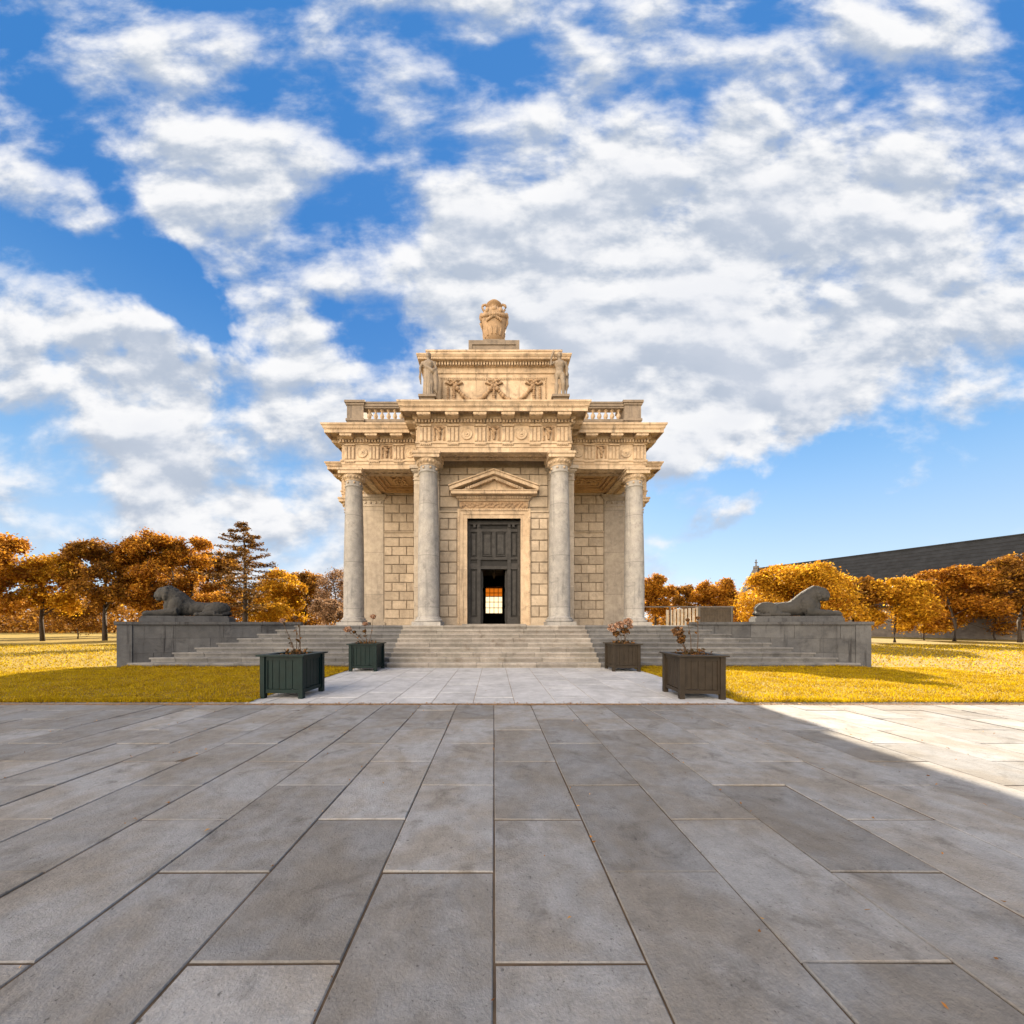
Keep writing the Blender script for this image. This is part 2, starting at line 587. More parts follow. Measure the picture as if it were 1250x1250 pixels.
tag(quads_mesh('fallen_leaves', Q, M['litter'], attr=NR.uniform(0, 1, n)), 'scattered brown fallen leaves on the lawn edges and paving', 'leaves', kind='stuff')

# ------------------------------------------------------------------ steps
NS = 9
RIS = P / NS
TRD = .30
Y0 = 14.10


def step_run(mb, tints, xa, xb, ya, yb, za, zb, jit):
    x = xa
    while x < xb - .01:
        l = random.uniform(1.0, 1.9)
        e = x + l
        if xb - e < .5: e = xb
        dy, dz = random.uniform(-jit, jit), random.uniform(-jit * .6, jit * .6)
        c = .012
        gp = .006
        X0, X1 = x + gp, e - gp
        A, B = ya + dy, yb
        Z0, Z1 = za, zb + dz
        vs = [(X0, A + c, Z0), (X1, A + c, Z0), (X1, B, Z0), (X0, B, Z0), (X0, A, Z0 + (Z1 - Z0) * .62), (X1, A, Z0 + (Z1 - Z0) * .62),
              (X0, A, Z1 - c), (X1, A, Z1 - c), (X0, A + c, Z1), (X1, A + c, Z1), (X1, B, Z1), (X0, B, Z1)]
        # recess under a nosing
        vs[0] = (X0, A + .03, Z0)
        vs[1] = (X1, A + .03, Z0)
        vs.append((X0, A + .03, Z0 + (Z1 - Z0) * .62))
        vs.append((X1, A + .03, Z0 + (Z1 - Z0) * .62))
        fs = [(0, 1, 13, 12), (12, 13, 5, 4), (4, 5, 7, 6), (6, 7, 9, 8), (8, 9, 10, 11), (1, 2, 10, 9, 7, 5, 13), (3, 0, 12, 4, 6, 8, 11), (2, 3, 11, 10), (0, 3, 2, 1)]
        mb.add(vs, fs)
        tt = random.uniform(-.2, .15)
        # sky light on treads and nosings, shade on risers, put into the tint
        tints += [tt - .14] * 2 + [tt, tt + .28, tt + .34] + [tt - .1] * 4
        x = e


stairs = empty('stone_steps', (0, 15.3, 0))
tag(stairs, 'broad flight of weathered stone steps rising across the front of the temple', 'steps')
mb = MB()
tn = []
for s in (-1, 1):
    mb = MB()
    tn = []
    for k in range(1, NS + 1):
        xe = 14.4 - .66 * (k - 1) + .2
        ya = Y0 + TRD * (k - 1)
        yb = Y0 + TRD * k + .06 if k < NS else 17.6
        xa, xb = sorted((s * 4.18, s * xe))
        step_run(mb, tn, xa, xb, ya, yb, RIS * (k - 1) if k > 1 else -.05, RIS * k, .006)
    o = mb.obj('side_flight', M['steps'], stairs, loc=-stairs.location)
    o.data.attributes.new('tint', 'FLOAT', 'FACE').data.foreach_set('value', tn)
mb = MB()
tn = []
for k in range(1, NS + 1):
    ya = Y0 - .07 + TRD * (k - 1)
    yb = Y0 + TRD * k + .06 if k < NS else 17.6
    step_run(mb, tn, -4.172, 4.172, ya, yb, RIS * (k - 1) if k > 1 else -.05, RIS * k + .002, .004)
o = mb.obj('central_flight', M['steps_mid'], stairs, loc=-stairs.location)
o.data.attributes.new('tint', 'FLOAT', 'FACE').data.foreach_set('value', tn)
o['label'] = 'paler cleaner central flight'
tag(MB().box(-9.6, 9.6, 17.58, 37, -.05, P - .004).obj('terrace', M['floor']), kind='structure')

# ------------------------------------------------------------------ terrace walls (diagonal in plan) with lions
WA = Vector((8.9, 16.62))
WB = Vector((14.62, 14.02))


def terrace_wall(s):
    d = (WB - WA).normalized()
    nrm = Vector((d.y, -d.x))      # towards the camera side
    L = (WB - WA).length
    ang = math.atan2(d.y, d.x)
    root = empty('terrace_wall', (s * WA.x, WA.y, 0))
    # local frame: u along the wall outward, v away from the camera
    def T(u, v, z):
        p = WA + d * u - nrm * v
        return (s * p.x - s * WA.x, p.y - WA.y, z)
    def bx(mb, u0, u1, v0, v1, z0, z1):
        c = [T(u0, v0, z0), T(u1, v0, z0), T(u1, v1, z0), T(u0, v1, z0), T(u0, v0, z1), T(u1, v0, z1), T(u1, v1, z1), T(u0, v1, z1)]
        fs = [(0, 3, 2, 1), (4, 5, 6, 7), (0, 1, 5, 4), (1, 2, 6, 5), (2, 3, 7, 6), (3, 0, 4, 7)]
        if s < 0: fs = [tuple(reversed(q)) for q in fs]
        mb.add(c, fs)
    w = MB()
    tn = []
    # three courses of big ashlars over a core
    bx(w, 0, L - .02, .03, 1.5, -.05, 1.69)
    tn += [-.3] * 6
    zc = [-.05, .55, 1.12, 1.69]
    rr = random.Random(5 + s)
    for i in range(3):
        u = 0
        while u < L - .01:
            e = u + rr.uniform(1.0, 1.8)
            if L - e < .6: e = L
            bx(w, u + .006, e - .006, rr.uniform(-.004, .004), .2, zc[i] + .005, zc[i + 1] - .005)
            tn += [rr.uniform(-.18, .22)] * 6
            u = e
    # end pier
    bx(w, L - .42, L + .03, -.035, 1.52, -.04, 1.685)
    tn += [.25] * 6
    o = w.obj('wall', M['terrwall'], root)
    o.data.attributes.new('tint', 'FLOAT', 'FACE').data.foreach_set('value', tn)
    c = MB()
    u = -.0
    while u < L:
        e = min(u + 1.5, L + .1)
        bx(c, u + .004, e - .004, -.09, 1.58, 1.695, 1.80)
        bx(c, u + .004, e - .004, -.05, 1.5, 1.655, 1.694)
        u = e
    c.obj('coping', M['terrwall'], root)
    side = 'left' if s < 0 else 'right'
    tag(root, 'dark stained terrace wall carrying the lion at the %s end of the steps' % side, 'wall', 'terrace walls beside the steps')
    return ang, T, d, nrm, L


def lion_mesh():
    """reclining lion, x forward (head at +x), z up, base at z = 0"""
    b = MB()
    E = lambda c, r, ry=0: b.ball(c, r, 18, 12, R=Matrix.Rotation(ry, 3, 'Y'))
    # trunk
    E((-.45, 0, .27), (.72, .33, .25))
    E((-.20, 0, .28), (.60, .34, .26))
    E((.15, 0, .32), (.50, .34, .30))
    # haunches and rump
    E((-1.05, 0, .25), (.32, .33, .25))
    for sy in (-1, 1):
        E((-.93, sy * .24, .27), (.44, .19, .27), .12)
        E((-.80, sy * .36, .17), (.36, .12, .17), .2)
        b.tube([(-.95, sy * .42, .12), (-.6, sy * .45, .075), (-.38, sy * .45, .065)], [.10, .08, .07], 10)
        E((-.34, sy * .45, .07), (.15, .09, .07))
        # shoulder and foreleg
        E((.42, sy * .27, .36), (.27, .16, .34), -.35)
        b.tube([(.35, sy * .31, .18), (.75, sy * .31, .13), (1.22, sy * .30, .095)], [.17, .13, .10], 12)
        E((1.31, sy * .30, .095), (.18, .12, .095))
        for q in (-1, 0, 1): E((1.44, sy * .30 + q * .065, .06), (.06, .035, .055))
    # tail along the flank
    for sy in (-1, 1):
        b.tube([(-1.30, sy * .05, .2), (-1.36, sy * .25, .10), (-1.2, sy * .44, .06), (-.9, sy * .50, .05)], [.06, .06, .05, .045], 10)
    # mane: one long slope from the back up to the crown of the head
    b.tube([(-.15, 0, .30), (.12, 0, .42), (.42, 0, .60), (.70, 0, .79)], [.20, .27, .32, .31], 18)
    HX = .12
    E((.62 + HX, 0, .80), (.33, .31, .30))
    E((.55, 0, .55), (.34, .31, .36), .3)
    E((.68, 0, .34), (.24, .28, .30))
    # head
    E((.78 + HX, 0, .80), (.26, .235, .25))
    E((.84 + HX, 0, .90), (.19, .20, .14), .25)
    b.tube([(.80 + HX, 0, .94), (.94 + HX, 0, .88), (1.06 + HX, 0, .77)], [.12, .095, .07], 12)
    E((.97 + HX, 0, .71), (.14, .135, .115))
    E((1.065 + HX, 0, .755), (.045, .08, .045))
    E((.94 + HX, 0, .595), (.115, .11, .055))
    for sy in (-1, 1):
        E((.98 + HX, sy * .08, .70), (.11, .07, .08))
        E((.92 + HX, sy * .125, .875), (.085, .055, .04), .5)
        E((.64 + HX, sy * .24, .98), (.06, .05, .075))
        E((.84 + HX, sy * .18, .72), (.11, .07, .11))
    for q in range(13):
        t = -2.1 + q * .35
        E((.64 + HX - .06 * math.cos(t), .275 * math.sin(t), .77 + .27 * math.cos(t)), (.10, .07, .08))
    for q in range(4):
        for sy in (-1, 1):
            b.tube([(.50 - q * .13, sy * .05, .97 - q * .13), (.44 - q * .1, sy * .26, .70 - q * .09), (.50 - q * .1, sy * .33, .45 - q * .06)], [.055, .075, .045], 7)
    return b


lion_src = lion_mesh()
lion_proto = None
for s in (1, -1):
    ang, T, d, nrm, L = terrace_wall(s)
    c = WA + d * 4.12 - nrm * .70
    if s < 0: c = WA + d * 4.25 - nrm * .70
    root = empty('stone_lion', (s * c.x, c.y, 1.802), ang if s > 0 else PI - ang)
    side = 'right' if s > 0 else 'left'
    if lion_proto is None:
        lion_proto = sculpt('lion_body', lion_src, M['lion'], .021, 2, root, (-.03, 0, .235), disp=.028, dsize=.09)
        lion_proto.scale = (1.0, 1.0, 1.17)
    else:
        cpy = lion_proto.copy()
        COL.objects.link(cpy)
        cpy.parent = root
    pl = MB()
    pl.box(-1.50, 1.46, -.60, .60, .002, .16)
    pl.box(-1.45, 1.42, -.56, .56, .162, .245)
    pl.obj('plinth', M['terrwall'], root)
    tag(root, 'dark weathered stone lion lying on the %s terrace wall, facing outward %s' % (side, side), 'lion statue', 'stone lions on the terrace walls')

# ------------------------------------------------------------------ the temple
temple = empty('temple', (0, CY, P))
tag(temple, 'pale neoclassical stone temple with columns, carved friezes and a tall dark doorway', 'building')
TL = Vector((0, -CY, 0)) * 1.0
OFF = -temple.location            # parts below are modelled in world coordinates


def tpart(mb, name, mat, parent=None, angle=None, smooth=False):
    o = mb.obj(name, mat, parent or temple, smooth=smooth, angle=angle)
    if parent is None:
        o.location = OFF
    return o


def KM(k): return Matrix.Translation((0, CY, 0)) @ Matrix.Rotation(k * PI / 2, 4, 'Z')


# plan of the entablature face, counter-clockwise, relative to the centre
a_, b_, c_ = 3.56, 7.81, 9.62
pl = [(-a_, -c_), (a_, -c_), (a_, -b_), (b_, -b_), (b_, -a_), (c_, -a_), (c_, a_), (b_, a_), (b_, b_), (a_, b_),
      (a_, c_), (-a_, c_), (-a_, b_), (-b_, b_), (-b_, a_), (-c_, a_), (-c_, -a_), (-b_, -a_), (-b_, -b_), (-a_, -b_)]
PLAN = [(x, y + CY) for x, y in pl]
ZA = 9.69       # underside of the architrave
prof = [(-.92, 9.69), (0, 9.69), (0, 9.90), (.03, 9.91), (.03, 10.06), (.075, 10.075), (.08, 10.14), (.005, 10.15), (.005, 10.93), (.05, 10.94), (.07, 10.975),
        (.08, 10.985), (.08, 11.13), (.17, 11.15), (.19, 11.17), (.21, 11.38), (.58, 11.38), (.59, 11.235), (.635, 11.235), (.635, 11.40), (.655, 11.405), (.665, 11.44), (.69, 11.45),
        (.70, 11.50), (.735, 11.56), (.765, 11.585), (.77, 11.66), (.74, 11.675), (-.5, 11.78), (-.92, 11.78)]
entm = MB().sweep(PLAN, prof)


def faces_of_plan():
    """(matrix, half length) frame for each straight run: local x along run, local -y outward"""
    out = []
    n = len(PLAN)
    for i in range(n):
        a = Vector(PLAN[i])
        b = Vector(PLAN[(i + 1) % n])
        d = (b - a)
        L = d.length
        ang = math.atan2(d.y, d.x)
        Mx = Matrix.Translation((a.x, a.y, 0)) @ Matrix.Rotation(ang, 4, 'Z')
        out.append((Mx, L, i))
    return out


dent = entm
for Mx, L, i in faces_of_plan():
    # dentils
    n = max(2, round((L + .2) / .15))
    for q in range(n):
        x = -.1 + (L + .2) * (q + .5) / n
        dent.box(x - .044, x + .044, -.20, -.07, 10.99, 11.125, Mx)


def triglyph(mb, Mx, x):
    mb.box(x - .27, x + .27, -.035, .01, 10.155, 10.86, Mx)
    for q in (-1, 0, 1):
        mb.cham(x + q * .18 - .07, x + q * .18 + .07, -.10, -.03, 10.157, 10.82, .025, Mx)
    mb.box(x - .28, x + .28, -.11, .01, 10.861, 10.925, Mx)
    # regula and guttae
    mb.box(x - .27, x + .27, -.083, -.02, 10.035, 10.073, Mx)
    for q in range(6):
        xx = x - .225 + q * .09
        mb.box(xx - .025, xx + .025, -.078, -.032, 9.985, 10.034, Mx)


def mutule(mb, Mx, x):
    mb.box(x - .30, x + .30, -.583, -.20, 11.135, 11.385, Mx)
    mb.box(x - .26, x + .26, -.55, -.20, 11.105, 11.134, Mx)


def rosette(mb, Mx, x, y, z, r=.11):
    mb.ball((x, y, z), (r * .5, r * .5, r * .45), 8, 5, Mx)
    for q in range(6):
        a = q * PI / 3
        mb.ball((x + r * math.cos(a), y + r * math.sin(a), z + .01), (r * .5, r * .5, r * .3), 7, 4, Mx)


def roundel_mb(Mx, x):
    mb = MB()
    T = Mx @ Matrix.Translation((x, -.0, 10.53)) @ Matrix.Rotation(PI / 2, 4, 'X')
    mb.lathe([(.27, -.01), (.27, .05), (.25, .06), (.215, .035), (.15, .03), (.13, .05), (.10, .04), (.06, .035), (.05, .075), (.0, .085)], 28, T)
    return mb


def skull_mb(Mx, x):
    mb = MB()
    T = Mx @ Matrix.Translation((x, 0, 0))
    mb.tube([(0, -.05, 10.74), (0, -.075, 10.55), (0, -.065, 10.36), (0, -.05, 10.26)], [.12, .115, .075, .055], 10, T)
    for s in (-1, 1):
        mb.ball((s * .075, -.13, 10.62), (.035, .03, .035), 8, 5, T)
        mb.tube([(s * .09, -.05, 10.76), (s * .2, -.06, 10.80), (s * .24, -.05, 10.86)], [.04, .03, .015], 6, T)
        mb.tube([(s * .20, -.04, 10.77), (s * .215, -.04, 10.6), (s * .2, -.04, 10.42), (s * .215, -.04, 10.28)], [.022, .035, .025, .04], 6, T)
        mb.box(s * .22 - .05, s * .22 + .05, -.035, .0, 10.22, 10.88, T)
    mb.tube([(-.24, -.05, 10.82), (-.1, -.05, 10.86), (.1, -.05, 10.86), (.24, -.05, 10.82)], [.03] * 4, 6, T)
    return mb


for Mx, L, i in faces_of_plan():
    n = max(2, round((L + 1.0) / .12))
    for q in range(n):
        x = -.5 + (L + 1.0) * (q + .5) / n
        entm.box(x - .032, x + .032, -.69, -.64, 11.405, 11.445, Mx)
for k in range(4):          # carved guilloche on the underside of the beams
    Mk = KM(k)
    G = [(-2.4 + q * 4.8 / 21, -9.17) for q in range(22)]
    for s in (-1, 1):
        G += [(s * (4.0 + q * 2.6 / 7), -7.36) for q in range(8)] + [(s * 7.36, -6.6 + q * .4) for q in range(7)]
    for (x, y) in G:
        entm.lathe([(.12, 0), (.12, .035), (.07, .035), (.06, .0)], 10, Mk @ Matrix.Translation((x, y, 9.66)), cap=False)
ent_faces = faces_of_plan()
for Mx, L, i in ent_faces:
    pass
ent = tpart(entm, 'entablature', M['warm'])
I4 = Matrix.Identity(4)
t0, m0, r0_ = MB(), MB(), MB()
triglyph(t0, I4, 0)
mutule(m0, I4, 0)
rosette(r0_, I4, 0, -.40, 11.36, .11)
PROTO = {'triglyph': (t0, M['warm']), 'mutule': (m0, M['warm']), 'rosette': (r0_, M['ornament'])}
PMESH = {}


def orn(kind, Mx, x):
    if kind not in PMESH:
        ob = PROTO[kind][0].obj(kind, PROTO[kind][1], ent, smooth=(kind == 'rosette'))
        PMESH[kind] = ob
    else:
        ob = PMESH[kind].copy()
        COL.objects.link(ob)
        ob.parent = ent
    ob.matrix_local = Mx @ Matrix.Translation((x, 0, 0))


for Mx, L, i in faces_of_plan():
    if abs(L - 2 * a_) < .01:      # portico fronts
        tx = [L / 2 + v for v in (-3.17, -1.90, -.635, .635, 1.90, 3.17)]
    elif L > 3:                    # corner block fronts
        e = L - .40 if i in (2, 7, 12, 17) else .40
        sg = -1 if i in (2, 7, 12, 17) else 1
        tx = [e + sg * 1.26 * q for q in range(3)] + [e + sg * 1.26 * 3 - sg * .12]
    else:
        tx = [.40, L - .33] if i in (0, 5, 10, 15) else [.33, L - .40]
        tx = [.40, L - .40]
    for x in tx:
        orn('triglyph', Mx, x)
        orn('mutule', Mx, x)
    st = sorted(tx)
    for q in range(len(st) - 1):
        xm = (st[q] + st[q + 1]) / 2
        orn('rosette', Mx, xm)
        if L < 2 or i not in (0, 1, 2, 3, 4, 5, 14, 15, 16, 17, 18, 19): continue
        if abs(L - 2 * a_) < .01:
            kind = 'skull' if q % 2 == 0 else 'disc'
        else:
            w = q if sg > 0 else (len(st) - 2 - q)
            kind = 'disc' if w % 2 == 0 else 'skull'
        if kind == 'disc':
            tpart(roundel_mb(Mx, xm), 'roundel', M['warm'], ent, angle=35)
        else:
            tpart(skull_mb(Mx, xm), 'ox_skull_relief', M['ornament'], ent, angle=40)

# roof and ceiling sheets
inner = []


def offset_plan(o):
    n = len(PLAN)
    out = []
    for i in range(n):
        a, b, c = Vector(PLAN[i - 1]), Vector(PLAN[i]), Vector(PLAN[(i + 1) % n])
        d1, d2 = (b - a).normalized(), (c - b).normalized()
        n1, n2 = Vector((d1.y, -d1.x)), Vector((d2.y, -d2.x))
        q = b + (n1 + n2) / (1 + n1.dot(n2)) * o
        out.append((q.x, q.y))
    return out


rf = MB().ngon(offset_plan(-.7), 11.74).ngon(offset_plan(-.7), 11.70, True)
tpart(rf, 'roof', M['grey'])
ce = MB().ngon(offset_plan(-.85), 10.02, True).ngon(offset_plan(-.85), 10.06)
ceil = tpart(ce, 'ceiling', M['soffit'])

# cross-shaped walls
HW, AL = 4.02, 8.06
TH = .55
core = MB()
DW, DZ = 1.36, 7.06           # door opening half width, top
for k in range(4):
    Mk = KM(k)
    if k == 0:
        core.box(-HW, -DW - .02, -AL, -AL + TH, P, 10.0, Mk)
        core.box(DW + .02, HW, -AL, -AL + TH, P, 10.0, Mk)
        core.box(-DW - .02, DW + .02, -AL, -AL + TH, DZ, 10.0, Mk)
    elif k == 2:
        core.box(-HW, -.82, -AL, -AL + TH, P, 10.0, Mk)
        core.box(.82, HW, -AL, -AL + TH, P, 10.0, Mk)
        core.box(-.82, .82, -AL, -AL + TH, 5.2, 10.0, Mk)
        core.box(-.82, .82, -AL, -AL + TH, P, 2.7, Mk)
    else:
        core.box(-HW, HW, -AL, -AL + TH, P, 10.0, Mk)
    core.box(-HW, -HW + TH, -AL + TH, -HW + .001 * k, P, 10.0, Mk)
    core.box(HW - TH, HW, -AL + TH, -HW + .001 * k, P, 10.0, Mk)
blk = core
btint = [-.36] * len(core.f)


def blocks(Mx, runs, z0, courses, ch, yface, skip=None, joint=.024, rnd=None):
    """rusticated ashlar on a -Y facing wall; runs = function(course)->list of (x0,x1)"""
    for c in range(courses):
        for (x0, x1) in runs(c):
            if skip and skip(x0, x1, c): continue
            dy = random.uniform(-.008, .008)
            blk.cham(x0 + joint, x1 - joint, yface - .07 + dy, yface + .03, z0 + c * ch + joint, z0 + (c + 1) * ch - joint, .018, Mx)
            btint.extend([random.uniform(-.16, .12)] * 10)


CH = .555
ZB = P + .42
for k in range(4):
    Mk = KM(k)
    # beside the door: alternately one long block, two short ones
    if k in (0, 2):
        for s in (-1, 1):
            xo, xi = s * 2.74, s * 1.86
            def runs(c, xo=xo, xi=xi):
                a, b = sorted((xo, xi))
                return [(a, b)] if c % 2 else [(a, (a + b) / 2), ((a + b) / 2, b)]
            blocks(Mk, runs, ZB, 9, CH, -AL)
        # above the door
        for c in range(10, 14):
            zz = ZB + c * CH
            def runs2(_, c=c):
                e = [-2.74, -2.25, -1.35, -.45, .45, 1.35, 2.25, 2.74] if c % 2 else [-2.74, -1.8, -.9, 0, .9, 1.8, 2.74]
                return list(zip(e[:-1], e[1:]))
            blocks(Mk, runs2, zz, 1, CH if c < 13 else .37, -AL)
    else:
        def runs3(c):
            e = [-2.74, -1.8, -.9, 0, .9, 1.8, 2.74] if c % 2 else [-2.74, -2.25, -1.35, -.45, .45, 1.35, 2.25, 2.74]
            return list(zip(e[:-1], e[1:]))
        blocks(Mk, runs3, ZB, 9, CH, -AL)
        blocks(Mk, runs3, ZB + 9 * CH + .40, 4, CH, -AL)
    # flanks of the arms, seen beside the corner columns (the flank at x = 4.02 .. 6.77 along y = -HW of neighbouring arms)
    for s in (-1, 1):
        def runs4(c, s=s):
            e = [4.04, 4.5, 5.4, 6.3, 6.78] if c % 2 else [4.04, 4.95, 5.85, 6.78]
            if s < 0: e = [-q for q in reversed(e)]
            return list(zip(e[:-1], e[1:]))
        blocks(Mk, runs4, ZB, 9, CH, -HW)
        blocks(Mk, runs4, ZB + 9 * CH + .40, 4, CH, -HW)
# string course, plinth course, wall cornice under the ceiling
sc = blk
zs = ZB + 9 * CH
for k in range(4):
    Mk = KM(k)
    for s in (-1, 1):
        rng = [(4.03, 6.78, -HW)]
        rng.append((1.84, 2.76, -AL))
        for (a, b, yf) in rng:
            x0, x1 = sorted((s * a, s * b))
            sc.box(x0, x1, yf - .06, yf + .02, zs + .03, zs + .30, Mk)
            sc.box(x0, x1, yf - .13, yf + .02, zs + .302, zs + .37, Mk)
            sc.box(x0, x1, yf - .10, yf + .02, P, ZB - .03, Mk)
            sc.box(x0, x1, yf - .07, yf + .02, ZB + 13 * CH + .40 + .01, 10.0, Mk) if a > 3 else None
    sc.box(-2.76, 2.76, -AL - .12, -AL + .02, 9.60, 9.72, Mk) if k in (1, 3) else None
btint += [.0] * (len(blk.f) - len(btint))
walls = tpart(blk, 'wall', M['wall'])
walls.data.attributes.new('tint', 'FLOAT', 'FACE').data.foreach_set('value', btint)

# corner pilasters of each arm
for k in range(4):
    for s in (-1, 1):
        mb = MB()
        Mk = KM(k) @ Matrix.Translation((s * (HW - .615), -AL + .575, 0))
        h = .645
        mb.box(-h, h, -h, h, P + .30, 9.10, Mk)
        for (z0, z1, e) in ((P, P + .13, .14), (P + .132, P + .21, .11), (P + .212, P + .30, .06), (8.98, 9.03, .04), (9.102, 9.36, .0), (9.362, 9.42, .05), (9.422, 9.52, .11), (9.522, 9.685, .19)):
            mb.box(-h - e, h + e, -h - e, h + e, z0, z1, Mk)
        for f in range(4):
            Mf = Mk @ Matrix.Rotation(f * PI / 2, 4, 'Z')
            for q in range(4):
                x = -h + (q + .5) * 2 * h / 4
                mb.ball((x, -h - .01, 9.23), (.085, .05, .085), 8, 5, Mf)
            for q in range(9):
                x = -h + (q + .5) * 2 * h / 9
                mb.ball((x, -h - .07, 9.47), (.05, .06, .05), 6, 4, Mf)
        tpart(mb, 'pilaster', M['anta'])

# ---- columns
HC = ZA - P


def column_proto():
    cr = empty('column_proto')
    sh = []
    r0, r1 = .505, .415
    for i in range(25):
        t = i / 24
        z = .42 + t * (7.16 - .42)
        e = 0 if t < .3 else ((t - .3) / .7) ** 1.6
        sh.append((r0 - (r0 - r1) * e, z))
    prof = [(.575, .36), (.57, .385), (.53, .40)] + sh + [(.43, 7.18), (.46, 7.20), (.465, 7.235), (.44, 7.26), (.415, 7.27), (.415, 7.50)]
    sh_o = MB().lathe(prof, 48).obj('column', M['column'], None, angle=40)
    bs = MB()
    bs.box(-.66, .66, -.66, .66, 0, .17)
    bs.lathe([(.60, .171), (.65, .19), (.665, .235), (.65, .28), (.59, .30), (.585, .325), (.59, .345), (.575, .36)], 48)
    b_o = bs.obj('base', M['column'], sh_o, angle=40)
    cp = MB()
    cp.lathe([(.43, 7.50), (.445, 7.52), (.45, 7.56), (.47, 7.57), (.52, 7.64), (.56, 7.72), (.575, 7.765), (.56, 7.78)], 48)
    cp.box(-.60, .60, -.60, .60, 7.782, 7.94)
    cp.box(-.645, .645, -.645, .645, 7.942, HC - .003)
    for i in range(20):
        a = 2 * PI * i / 20
        cp.ball((.52 * math.cos(a), .52 * math.sin(a), 7.67), (.055, .055, .075), 7, 5)
    for i in range(8):
        a = 2 * PI * (i + .5) / 8
        cp.ball((.43 * math.cos(a), .43 * math.sin(a), 7.385), (.06, .06, .06), 8, 5)
    c_o = cp.obj('capital', M['warm'], sh_o, angle=40)
    bpy.data.objects.remove(cr)
    return sh_o


col0 = column_proto()
first = True
CPOS = []
for k in range(4):
    Rk = Matrix.Rotation(k * PI / 2, 3, 'Z')
    for x, y in ((-3.12, -9.16), (3.12, -9.16), (7.37, -7.37)):
        q = Rk @ Vector((x, y, 0))
        CPOS.append((q.x, q.y))
for (x, y) in CPOS:
    if first:
        c = col0
        first = False
    else:
        c = copy_tree(col0)
    c.parent = temple
    c.location = (x, y, 0)
    c.rotation_euler = (0, 0, random.choice((0, PI / 2, PI, -PI / 2)))

# ---- coffered ceiling over the corner bays and under the portico
for k in range(4):
    cf = MB()
    cr = cf
    Mk = KM(k)
    # rim mouldings of the corner bay coffer, relative to centre: x 4.1..6.9, y -6.9..-4.1
    x0, x1, y0, y1 = 4.05, 6.90, -6.90, -4.05
    for (ins, z0, z1, w) in ((.0, 9.80, 10.015, .28), (.28, 9.90, 10.015, .18), (.62, 9.96, 10.015, .10)):
        X0, X1, Y0_, Y1_ = x0 + ins, x1 - ins, y0 + ins, y1 - ins
        cf.box(X0, X1, Y0_, Y0_ + w, z0, z1, Mk)
        cf.box(X0, X1, Y1_ - w, Y1_, z0, z1, Mk)
        cf.box(X0, X0 + w, Y0_ + w, Y1_ - w, z0, z1, Mk)
        cf.box(X1 - w, X1, Y0_ + w, Y1_ - w, z0, z1, Mk)
    for q in range(14):
        a = q * 2 * PI / 14
        cr.ball((5.47 + .42 * math.cos(a), -5.47 + .32 * math.sin(a), 9.96), (.11, .09, .06), 7, 5, Mk)
        if q % 2: cr.ball((5.47 + .2 * math.cos(a), -5.47 + .16 * math.sin(a), 9.94), (.09, .08, .07), 7, 5, Mk)
    for (dx, dy) in ((-.6, -.0), (.6, 0), (-.45, .35), (.45, -.35), (.45, .35), (-.45, -.35)):
        cr.ball((5.47 + dx, -5.47 + dy, 9.97), (.16, .08, .05), 7, 5, Mk)
    # beams from corner column towards the walls
    for s in (-1, 1):
        bm_ = MB().box(*sorted((s * 2.66, s * 3.58)), -8.68, -8.10, 9.692, 10.018, Mk)
        bm_.obj('beam', M['soffit'], ceil)
    cf.obj('coffer', M['soffit'], ceil)

# ---- doorway
yd = CY - AL                   # wall face 18.30
sur = MB()
for s in (-1, 1):
    for (xi, xo, pr) in ((DW, 1.55, .05), (1.55, 1.73, .09), (1.73, 1.84, .14)):
        x0, x1 = sorted((s * xi, s * xo))
        sur.box(x0, x1, yd - pr, yd + (.45 if xi == DW else .02), P, DZ + (xi - DW))
    for q in range(52):
        sur.ball((s * 1.785, yd - .145, P + .1 + q * .105), (.035, .025, .045), 6, 4)
for (zi, zo, pr, xw) in ((DZ, DZ + .19, .05, 1.55), (DZ + .19, DZ + .37, .09, 1.73), (DZ + .37, DZ + .46, .14, 1.84)):
    sur.box(-xw, xw, yd - pr, yd + (.45 if zi == DZ else .02), zi, zo)
for q in range(34):
    sur.ball((-1.73 + q * 3.46 / 33, yd - .145, DZ + .415), (.045, .025, .035), 6, 4)
dsur = tpart(sur, 'door_surround', M['warm'])
# carved frieze over the door
fz = MB()
ZF = DZ + .46
fz.box(-1.70, 1.70, yd - .08, yd + .02, ZF, ZF + .40)
for q in range(26):
    x = -1.6 + q * 3.2 / 25
    fz.ball((x, yd - .09, ZF + .20 + .09 * math.sin(q * 1.5)), (.10, .045, .075), 8, 5)
    if q % 2: fz.tube([(x - .1, yd - .1, ZF + .08), (x, yd - .12, ZF + .2), (x + .1, yd - .1, ZF + .31)], [.025, .035, .02], 5)
for s in (-1, 1):
    fz.ball((s * 1.66, yd - .10, ZF + .2), (.09, .07, .17), 8, 6)
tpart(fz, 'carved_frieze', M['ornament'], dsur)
# pediment
pd = MB()
ZP = ZF + .40
pd.box(-1.78, 1.78, yd - .16, yd + .02, ZP, ZP + .06)
pd.box(-1.85, 1.85, yd - .20, yd + .02, ZP + .061, ZP + .12)
for q in range(30):
    x = -1.8 + q * 3.6 / 29
    pd.box(x - .036, x + .036, yd - .30, yd - .19, ZP + .09, ZP + .20)
pd.box(-1.9, 1.9, yd - .21, yd + .02, ZP + .121, ZP + .22)
pd.box(-2.12, 2.12, yd - .56, yd + .02, ZP + .221, ZP + .36)
pd.box(-2.18, 2.18, yd - .60, yd + .02, ZP + .361, ZP + .40)
ZT = ZP + .401
hz = .80


